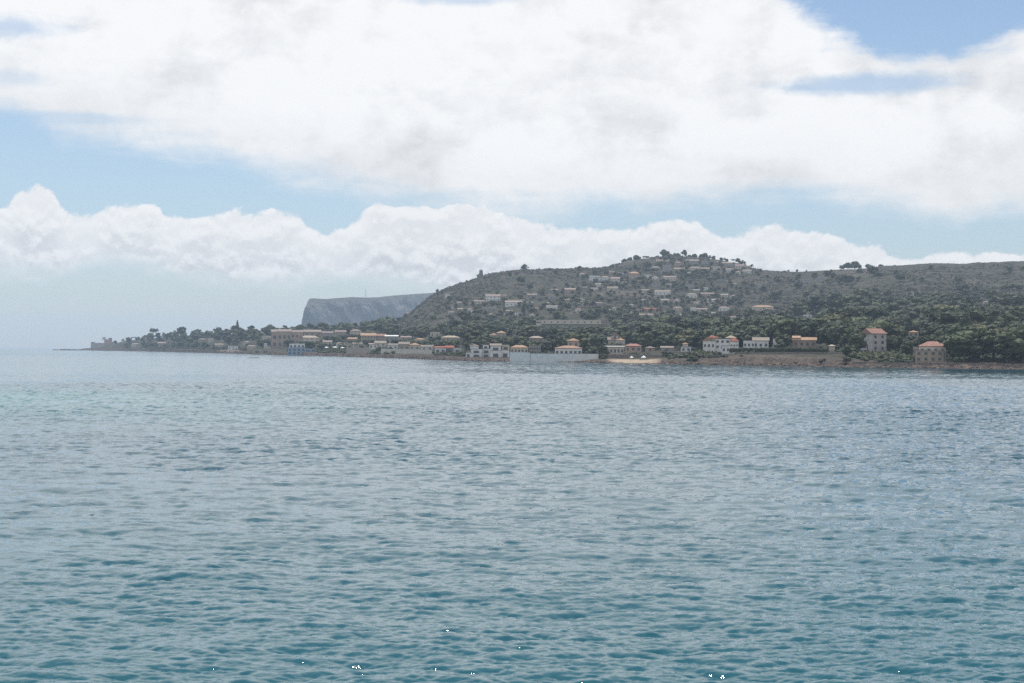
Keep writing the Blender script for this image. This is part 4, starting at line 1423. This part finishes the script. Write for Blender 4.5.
hedge([(730, 876, 352.4), (755, 862, 352.2), (785, 847, 352.2), (812, 834, 352.4), (828, 826, 352.8)], 4.2, 'long dark clipped hedge above the earth bank on the right')


def tent(px, rb, rt, Y, label):
    h = (rb - rt) * Y / F
    e = tag(empty('beach_tent', (X_of(px, Y), Y, zat(px, rb, Y)), rnd.uniform(-0.4, 0.4)), label, 'tent', 'white tents on the sandy beach')
    w = h * 0.62
    b = MB()
    b.add([(-w, -w, h * .42), (w, -w, h * .42), (w, w, h * .42), (-w, w, h * .42), (0, 0, h)], [(0, 1, 4), (1, 2, 4), (2, 3, 4), (3, 0, 4), (3, 2, 1, 0)])
    b.box(-w, w, -w - .03, -w + .02, h * 0.28, h * .42)
    b.build('canopy', M['canvas'], e)
    for sx_, sy_ in ((-1, -1), (1, -1), (1, 1), (-1, 1)):
        MB().tube([(sx_ * w * .97, sy_ * w * .97, -0.3), (sx_ * w * .97, sy_ * w * .97, h * .42)], [0.05, 0.05], 5).build('pole', M['metal'], e)


tent(631.7, 358.8, 355.8, 915, 'small white tent at the left end of the sandy beach')
tent(643.8, 359.0, 355.4, 905, 'larger bright white tent in the middle of the sandy beach')


def parasol(px, rb, rt, Y, label):
    h = (rb - rt) * Y / F
    e = tag(empty('parasol', (X_of(px, Y), Y, zat(px, rb, Y))), label, 'parasol', 'white parasols on the rock terrace')
    MB().tube([(0, 0, -0.5), (0, 0, h * .97)], [0.06, 0.05], 6).build('pole', M['metal'], e)
    V = [(0, 0, h)] + [(1.9 * math.cos(i * math.pi / 4), 1.9 * math.sin(i * math.pi / 4), h * 0.74) for i in range(8)]
    V += [(x, y, z - 0.18) for x, y, z in V[1:]]
    MB().add(V, [(0, i + 1, (i + 1) % 8 + 1) for i in range(8)] + [(i + 1, i + 9, (i + 1) % 8 + 9, (i + 1) % 8 + 1) for i in range(8)]).build('canopy', M['canvas'], e)


parasol(326.5, 350.8, 346.6, 1490, 'white parasol nearest the blue restaurant')
parasol(335.0, 351.0, 346.2, 1480, 'brightest white parasol, in the middle of the rock terrace')
parasol(342.5, 351.2, 346.8, 1465, 'white parasol at the right of the rock terrace, beside the beige wall')


def rocks(name, spots, label=None, cat=None, kind=None):
    """irregular boulders as one mesh; spots: (X, Y, z, r, squash)"""
    V, Fc, n = [], [], 0
    iv, fi = ICO[2]
    g = np.random.default_rng(3)
    for (X, Y, z, r, sq) in spots:
        v = iv * (1 + g.uniform(-0.28, 0.28, (len(iv), 1))) * r * np.array([g.uniform(0.9, 1.8), g.uniform(0.8, 1.2), sq]) + np.array([X, Y, z])
        V.append(v)
        Fc.append(fi + n)
        n += len(v)
    o = link_mesh(name, quads_mesh(name, np.concatenate(V), np.concatenate(Fc), M['rock'], False))
    return tag(o, label, cat, kind=kind)


rocks('rock_reef', [(X_of(px, 3300), 3300 + rnd.uniform(-20, 20), rnd.uniform(-0.6, 0.3), rnd.uniform(2.5, 6), 0.4) for px in np.arange(58, 92, 0.7)],
      'long low dark reef running out to sea from the left tip', 'reef')
rocks('rock_reef', [(X_of(px, 1165), 1165 + rnd.uniform(-4, 4), -0.1, rnd.uniform(0.5, 1.3), 0.4) for px in np.arange(249, 260, 0.6)],
      'small dark reef awash off the shore left of the blue restaurant', 'reef')
rocks('rock_reef', [(X_of(px, 1150), 1150 + rnd.uniform(-3, 3), -0.1, rnd.uniform(0.3, 0.7), 0.35) for px in np.arange(270, 281, 1.2)],
      'fainter small reef just right of the small dark reef', 'reef')
sp = []
for px in np.arange(105, 1060, 0.55):
    if 608 < px < 660:
        continue
    Y = shoreY(px) * 1.0 + rnd.uniform(-4, 12)
    sp.append((X_of(px, Y), Y, ground(px, Y) * 0.6 + rnd.uniform(-0.2, 0.3), rnd.uniform(0.4, 1.3), rnd.uniform(0.35, 0.7)))
rocks('shore_rocks', sp, kind='stuff')

# ------------------------------------------------------------------ distinctive trees
tree_px('flat', 153, 328.2, 341, 'umbrella pine standing clear above the left headland, nearer the tip', 'pine tree', 'umbrella_pine', 0.72, Y=2960)
tree_px('flat', 181.5, 326.4, 339.5, 'umbrella pine above the left headland, farther from the tip', 'pine tree', 'umbrella_pine', 0.66, Y=2740)
tree_px('spire', 237.2, 319.6, 336, 'tall spire shaped conifer poking above the left headland', 'conifer', 'spire_conifer', 0.62, Y=2450)
palm(104.2, 335.6, 345.0, 'lone palm between the stone bastion and the stone tower', Y=3310)
tree_px('column', 523, 304.5, 315.5, 'lone dark cypress on the hillside right of the long white villa', 'cypress', 'cypress_tree', 1.6, y_from=600)
for px, rt, lb in ((478.5, 334.5, 'tall palm left of the pair behind the stepped white terrace'), (483.5, 335.2, 'tall palm right of the pair behind the stepped white terrace'),
                   (612.5, 339.5, 'palm in front of the cream house with pointed roof'), (618, 341, 'shorter palm right in front of the cream house'),
                   (424.5, 338.0, 'palm between the tan house and the white bungalow'), (466.5, 340.5, 'palm at the left end of the stepped white terrace'),
                   (342.5, 337.5, 'palm above the rock terrace with parasols'), (357.5, 337.2, 'palm above the beige retaining wall')):
    palm(px, rt, rt + 12.5, lb, y_from=45)
big = [(592.5, 346.2, 361.0, 1.05, 975, 'left of the two big dark round trees at the right end of the white wall'),
       (601.5, 345.6, 361.0, 1.1, 968, 'right of the two big dark round trees, beside the sandy beach'),
       (857.5, 331.5, 353.5, 0.95, 805, 'tall dark tree hugging the left side of the tall tower like villa'),
       (850.0, 344.0, 358.5, 1.3, 785, 'broad low dark tree on the shore left of the tall tower like villa'),
       (899.5, 334.5, 353.0, 0.85, 815, 'dark tree hugging the right side of the tall tower like villa'),
       (908.5, 340.5, 356.0, 1.1, 800, 'rounded tree midway between tower villa and tan waterfront house'),
       (953.5, 343.5, 362.5, 0.8, 765, 'leafy tree right beside the tan waterfront house'),
       (966.0, 331.0, 362.0, 0.85, 770, 'very tall dark tree, second to the right of tan waterfront house'),
       (784, 334.0, 349.5, 1.1, 905, 'big round tree filling the gap between white villa and salmon house')]
for px, rt, rb, wd, Y, lb in big:
    tree_px('round', px, rt, rb, lb, 'tree', 'round_tree', wd, Y=Y)
CREST = [
    (624, 258.6, 264.5, 'round', 1.1), (629.5, 257.0, 264.0, 'round', 0.9), (636.5, 255.0, 263.0, 'round', 1.1), (640.5, 258.6, 263.0, 'bush', 1.0), (645.8, 255.8, 262.4, 'flat', 0.9),
    (652, 256.6, 262.0, 'round', 1.1), (656.5, 255.4, 261.5, 'round', 1.1), (664.5, 249.2, 260.5, 'round', 0.95), (670, 253.4, 260.4, 'round', 1.1), (676, 252.6, 260.6, 'round', 1.2),
    (680.5, 255.4, 261.5, 'round', 1.1), (689, 254.6, 262.0, 'round', 1.1), (694, 253.6, 261.5, 'round', 1.2), (700, 254.0, 261.5, 'round', 1.1), (704.5, 252.8, 261.5, 'round', 1.2),
    (713, 255.6, 262.5, 'round', 1.0), (721, 257.4, 263.5, 'round', 1.1), (726.5, 258.6, 264.0, 'round', 1.0), (733, 259.0, 265.5, 'flat', 1.1), (740.5, 261.0, 268.0, 'round', 1.1), (745, 264.0, 270.0, 'round', 1.0),
    (777, 270.4, 273.6, 'round', 1.1), (788, 269.8, 273.6, 'round', 1.2), (796.5, 269.2, 273.6, 'round', 1.0), (806, 270.0, 273.0, 'round', 1.0),
    (841.5, 264.8, 270.5, 'round', 1.3), (847.5, 262.4, 270.0, 'round', 1.4), (854, 261.2, 270.0, 'round', 1.3), (858.5, 263.6, 269.5, 'round', 1.2), (867.5, 263.8, 269.5, 'round', 1.2),
    (880.5, 264.2, 269.6, 'round', 1.4), (886, 265.4, 269.6, 'round', 1.2), (894.5, 264.6, 269.4, 'round', 1.1), (909.5, 266.0, 269.4, 'round', 1.2),
    (453, 286.0, 290.8, 'bush', 1.3), (460, 283.6, 287.4, 'bush', 1.1), (497.5, 272.4, 276.0, 'bush', 1.2), (511, 271.0, 274.6, 'bush', 1.2), (519.5, 269.8, 273.6, 'round', 1.2), (470, 280.4, 283.4, 'bush', 1.2),
    (1012, 283.0, 290.0, 'round', 1.4), (1004, 285.0, 290.5, 'round', 1.5), (1019, 284.5, 291.0, 'round', 1.3),
]


def ordinal(n):
    return '%d%s' % (n, 'th' if 10 <= n % 100 <= 20 else {1: 'st', 2: 'nd', 3: 'rd'}.get(n % 10, 'th'))


def crest_zone(px):
    if px < 530:
        return 'small trees near the hill watch tower'
    if px < 660:
        return 'trees at the left end of the crest village'
    if px < 684:
        return 'trees round the highest point of the crest'
    if px < 716:
        return 'round trees at the middle of the crest village'
    if px < 750:
        return 'trees at the right end of the crest village'
    if px < 810:
        return 'tiny trees on the saddle of the ridge'
    if px < 862:
        return 'big dark trees grouped on right ridge'
    if px < 950:
        return 'spaced trees past the ridge group'
    return 'dark trees at the right edge of the picture'


zc = {}
for px, rt, rb, shp, wd in sorted(CREST):
    z = crest_zone(px)
    zc[z] = zc.get(z, 0) + 1
    Y = ridgeY(px) - 8 if px < 950 else find_Y(px, rb, 500)
    g = ground(px, Y)
    rbb = min(rb, proj(X_of(px, Y), Y, g)[1] + 0.4) if px < 950 else rb
    tree_px(shp, px, rt, max(rbb, rt + 2.2), ('%s from the left of the %s' % (ordinal(zc[z]), z)), 'tree', 'crest_tree', wd, 'trees standing along the crest of the hill', Y=Y)

# ------------------------------------------------------------------ the wood: candidates front to back, hidden ones dropped
def density(px, Y):
    yf, yr = footY(px), ridgeY(px)
    ys = shoreY(px)
    off = Y - ys
    if off < (24 if px < 840 else 9):
        return 0.0
    if off < 60:
        return 0.55 + 0.42 * (px > 840)
    if px < 395:
        return 0.85 if Y < yr else 0.6
    if Y < yf + 60:
        return 0.95
    t = (Y - yf) / (yr - yf)
    right = min(max((px - 740) / 120.0, 0), 1)
    if px > 740 and t > 0.78:
        return 0.0
    return max(0.95 - t * (4.2 - 2.4 * right), 0.02 + 0.05 * right * (t < 0.9))


cands = []
Y = 700.0
while Y < 3500:
    step = 11.5 + max(0, Y - 1200) * 0.004
    n0, n1 = int(-300 * Y / F / step) , int(1100 * Y / F / step)
    x = X_of(76, Y)
    while x < X_of(1130, Y):
        X = x + rnd.uniform(-0.45, 0.45) * step
        yy = Y + rnd.uniform(-0.45, 0.45) * step
        px = 512 + X / yy * F
        x += step
        if px < 112 or yy > ridgeY(px) - 5:
            continue
        if rnd.random() > density(px, yy):
            continue
        off = yy - shoreY(px)
        u = rnd.random()
        gap = float(fbm(np.array([X / 60.0]), np.array([yy / 60.0]), 51, 3)[0])
        if gap > 0.22 and off < 500:
            shp, h, wd = 'bush', rnd.uniform(2.0, 4.0), 1.2
        elif off < 26 and px < 960:
            shp, h, wd = 'bush', rnd.uniform(3.0, 5.0), 1.3
        elif off < 75 and px < 940:
            shp, h, wd = ('bush', rnd.uniform(2.2, 4.5), 1.25) if u < 0.55 else ('light' if u < 0.72 else 'round', rnd.uniform(4.5, 8.5), rnd.uniform(0.95, 1.25))
        else:
            shp = 'round' if u < 0.72 else ('light' if u < 0.93 else 'flat')
            h = rnd.uniform(8.0, 12.5) * (1.35 if rnd.random() < 0.22 else 1.0) * (1.0 + 0.25 * min(max((px - 640) / 200, 0), 1))
            wd = rnd.uniform(1.05, 1.35) if shp != 'flat' else 0.9
        if px > 840 and off < 170 and shp in ('round', 'light'):
            h = rnd.uniform(11.0, 16.0)
        if px < 400 and off > 60:
            h *= 0.85
        t = (yy - footY(px)) / max(ridgeY(px) - footY(px), 1)
        if px > 395 and t > 0.3:
            h *= 0.7
        if px < 150:
            h *= 0.7
        cands.append([px, yy, X, h, wd, shp])
    Y += step
cands.sort(key=lambda c: c[1])
cover = np.full(1400, 700.0)
keepers = []
for c in cands:
    px, Y, X, h, wd, shp = c
    z = ground(px, Y)
    hw = h * wd * 0.5 / Y * F
    _, rt = proj(X, Y, z + h)
    _, rb = proj(X, Y, z)
    bad = False
    for (a, b, lt, lb, ly, kp) in LOTS:
        if px + hw * 0.8 > a and px - hw * 0.8 < b:
            if Y < ly and rt < lb - kp * (lb - lt):
                h = zat(px, lb - kp * (lb - lt), Y) - z
                if h < (1.6 if shp == 'bush' else 4.0):
                    bad = True
                    break
                hw = h * wd * 0.5 / Y * F
                _, rt = proj(X, Y, z + h)
                c = [px, Y, X, h, wd, shp]
            if ly - 3 <= Y <= ly + 13 and rt > lt - 30:
                bad = True
                break
    if bad:
        continue
    i0, i1 = int(max(px - hw * 0.8, 0)), int(min(px + hw * 0.8, 1290)) + 1
    col = cover[i0:i1]
    vis = float(np.clip(np.minimum(col, rb) - rt, 0, None).sum())
    if vis <= 0.15 * (i1 - i0):
        continue
    full = rt + (rb - rt) * 0.15
    cover[i0:i1] = np.minimum(col, full)
    if not (-20 < px < 1050):
        vis *= 0.2
    keepers.append((vis, c, z, rt))
print('trees kept', len(keepers), 'of', len(cands))
keepers.sort(key=lambda t: -t[0])


def is_tree(k):
    return k[1][5] != 'bush'


solo = [k for k in keepers if is_tree(k)][:262] + [k for k in keepers if not is_tree(k)][:110]
ids = set(id(k) for k in solo)
rest = [k for k in keepers if id(k) not in ids]

MARKS.sort()
KIND = {'round': ('dark pine', 'pine_tree', 'pine tree'), 'light': ('pale leafy tree', 'leafy_tree', 'tree'), 'flat': ('flat topped pine', 'umbrella_pine', 'pine tree'),
        'bush': ('leafy bush', 'leafy_bush', 'bush')}
buckets = {}
for k in solo:
    px, Y = k[1][0], k[1][1]
    best = min(MARKS, key=lambda m: abs(m[0] - px) + abs(m[1] - Y) * 0.02)
    dY = Y - best[1]
    rel = 'in front of' if dY < -6 else ('beside' if dY < 25 else ('close behind' if dY < 130 else ('well behind' if dY < 330 else 'far back above')))
    if px > 1024:
        rel, best = 'beyond', (0, 0, 'right edge, past the shore wall')
    buckets.setdefault((KIND[k[1][5]][0], rel, best[2]), []).append(k)
for (kn, rel, mk), ks in buckets.items():
    ks.sort(key=lambda k: k[1][0])
    for i, k in enumerate(ks):
        vis, (px, Y, X, h, wd, shp), z, rt = k
        if len(ks) == 1:
            lb = 'the only %s %s the %s' % (kn, rel, mk)
        else:
            pos = 'leftmost' if i == 0 else ('rightmost' if i == len(ks) - 1 else ordinal(i + 1) + ' from left')
            lb = '%s of the %s %s the %s' % (pos, {'leafy bush': 'leafy bushes', 'pale leafy tree': 'pale leafy trees'}.get(kn, kn + 's'), rel, mk)
        if len(lb.split()) > 16:
            lb = lb.replace(' of the ', ' of ')
        tree(shp, X, Y, z, h, lb, KIND[shp][2], KIND[shp][1], {'bush': 'bushes along the wooded coast'}.get(shp, 'trees of the wood behind the shore'), wd)

# what is left of the wood reads as one mass
LOW = {s: [crown_arrays('bush' if s == 'bush' else ('flat' if s == 'flat' else 'round'), 200 + i, 17, 1, 9, 0.035) for i in range(5)] for s in ('round', 'light', 'flat', 'bush')}


def mass(name, items, mat):
    V, Fc, T, n = [], [], [], 0
    for (shp, X, Y, z, h, wd) in items:
        v, f, t = LOW[shp][rnd.randrange(5)]
        a = rnd.uniform(0, 6.28)
        ca, sa = math.cos(a), math.sin(a)
        w = h * wd
        vv = np.stack([(v[:, 0] * ca - v[:, 1] * sa) * w + X, (v[:, 0] * sa + v[:, 1] * ca) * w + Y, v[:, 2] * h + z - 0.1 * h], axis=1)
        V.append(vv)
        Fc.append(f + n)
        T.append(np.clip(t * 0.6 + rnd.uniform(-0.1, 0.5), 0, 1))
        n += len(v)
    me = foliage_mesh(name, (np.concatenate(V), np.concatenate(Fc), np.concatenate(T)), mat)
    tag(link_mesh(name, me), kind='stuff')
    print(name, len(items), n)


it_d = [(c[5], c[2], c[1], z, c[3], c[4]) for v, c, z, rt in rest if c[5] in ('round', 'flat')]
it_l = [(c[5], c[2], c[1], z, c[3], c[4]) for v, c, z, rt in rest if c[5] in ('light', 'bush')]
mass('distant_pine_wood', it_d, M['pine'])
mass('distant_leafy_growth', it_l, M['leaf'])

# scrub and small pines over the slopes
scr, gard = [], []
for i in range(26000):
    px = rnd.uniform(300, 1060)
    t = rnd.random() ** 0.75
    yf, yr = footY(px), ridgeY(px)
    Y = yf + 60 + t * (yr - yf - 56)
    X = X_of(px, Y)
    n = float(fbm(np.array([X / 90.0]), np.array([Y / 130.0]), 61, 4)[0])
    if n < -0.02 + rnd.uniform(-0.12, 0.12) - (0.05 if px > 760 else 0):
        continue
    if px > 800 and t > 0.9:
        continue
    z = ground(px, Y)
    _, r = proj(X, Y, z)
    if any(a < px < b and lt - 1.5 < r < lb + 1.5 for (a, b, lt, lb, ly, kp) in LOTS if ly > 1500):
        continue
    h = rnd.uniform(1.3, 3.4) * (1.5 if px > 760 and t < 0.5 else 1.0)
    if px > 760 and t > 0.75:
        h *= 0.45
    scr.append(('bush', X, Y, z - 0.2, h, rnd.uniform(1.0, 1.6)))
    if len(scr) >= 9000:
        break
for hh in HILL:
    pc = (hh[0] + hh[1]) / 2
    vil = pc > 600 and pc < 735
    for q in range(8 if vil else 6):
        px = rnd.gauss(pc, (hh[1] - hh[0]) * 0.9 + 2)
        row = rnd.gauss(hh[3] + 1.0, 3.0)
        if hh[0] - 0.5 < px < hh[1] + 0.5 and hh[2] - 0.5 < row < hh[3] + 2.6:
            if rnd.random() < 0.85:
                continue
            row = hh[3] + rnd.uniform(1.5, 3.0)
        Y = find_Y(px, row, 500)
        if Y > ridgeY(px) - 10:
            continue
        gard.append(('round', X_of(px, Y), Y, ground(px, Y), rnd.uniform(3.5, 7.0), rnd.uniform(1.0, 1.5)))
LOW['bush'] = [crown_arrays('bush', 300 + i, 4, 1, 5, 0.1) for i in range(5)]
mass('hillside_scrub', scr, M['scrub'])

mass('garden_trees_of_the_hillside', gard, M['pine'])

# low growth between the houses, the trees and the shore
und = []
for i in range(60000):
    px = rnd.uniform(112, 1090)
    off = 10 + 120 * rnd.random() ** 1.3
    if 600 < px < 668 and off < 42:
        continue
    if px < 855 and off < 20 and not (690 < px < 735) and not (px > 735 and rnd.random() < 0.5):
        continue
    Y = shoreY(px) + off
    if Y > ridgeY(px) - 10:
        continue
    h = rnd.uniform(1.4, 3.6)
    X, z = X_of(px, Y), ground(px, Y)
    _, rt = proj(X, Y, z + h)
    hw = h * 0.6 / Y * F
    if any(px + hw > a and px - hw < b and ((Y < ly and rt < lb - 0.16 * (lb - lt)) or (ly - 2 <= Y <= ly + 13)) for (a, b, lt, lb, ly, kp) in LOTS):
        continue
    und.append(('bush', X, Y, z - 0.2, h, rnd.uniform(1.1, 1.7)))
    if len(und) >= 4500:
        break
mass('shore_undergrowth', und[:2600], M['pine'])
mass('shore_bushes', und[2600:], M['leaf'])

# ------------------------------------------------------------------ haze: real air in a closed box
def build_haze():
    m = bpy.data.materials.new('sea_air')
    m.use_nodes = True
    k = NT(m.node_tree)
    k.n.clear()
    pv = k.node('ShaderNodeVolumePrincipled')
    pv.inputs['Color'].default_value = (0.66, 0.81, 1.0, 1)
    pv.inputs['Density'].default_value = HAZE
    pv.inputs['Anisotropy'].default_value = 0.2
    out = k.node('ShaderNodeOutputMaterial')
    k.put(out.inputs['Volume'], pv.outputs[0])
    b = MB()
    b.box(-13500, 13500, -1500, 13000, -6, 205)
    tag(b.build('haze', m), kind='stuff')


HAZE = 0.88e-4
build_haze()
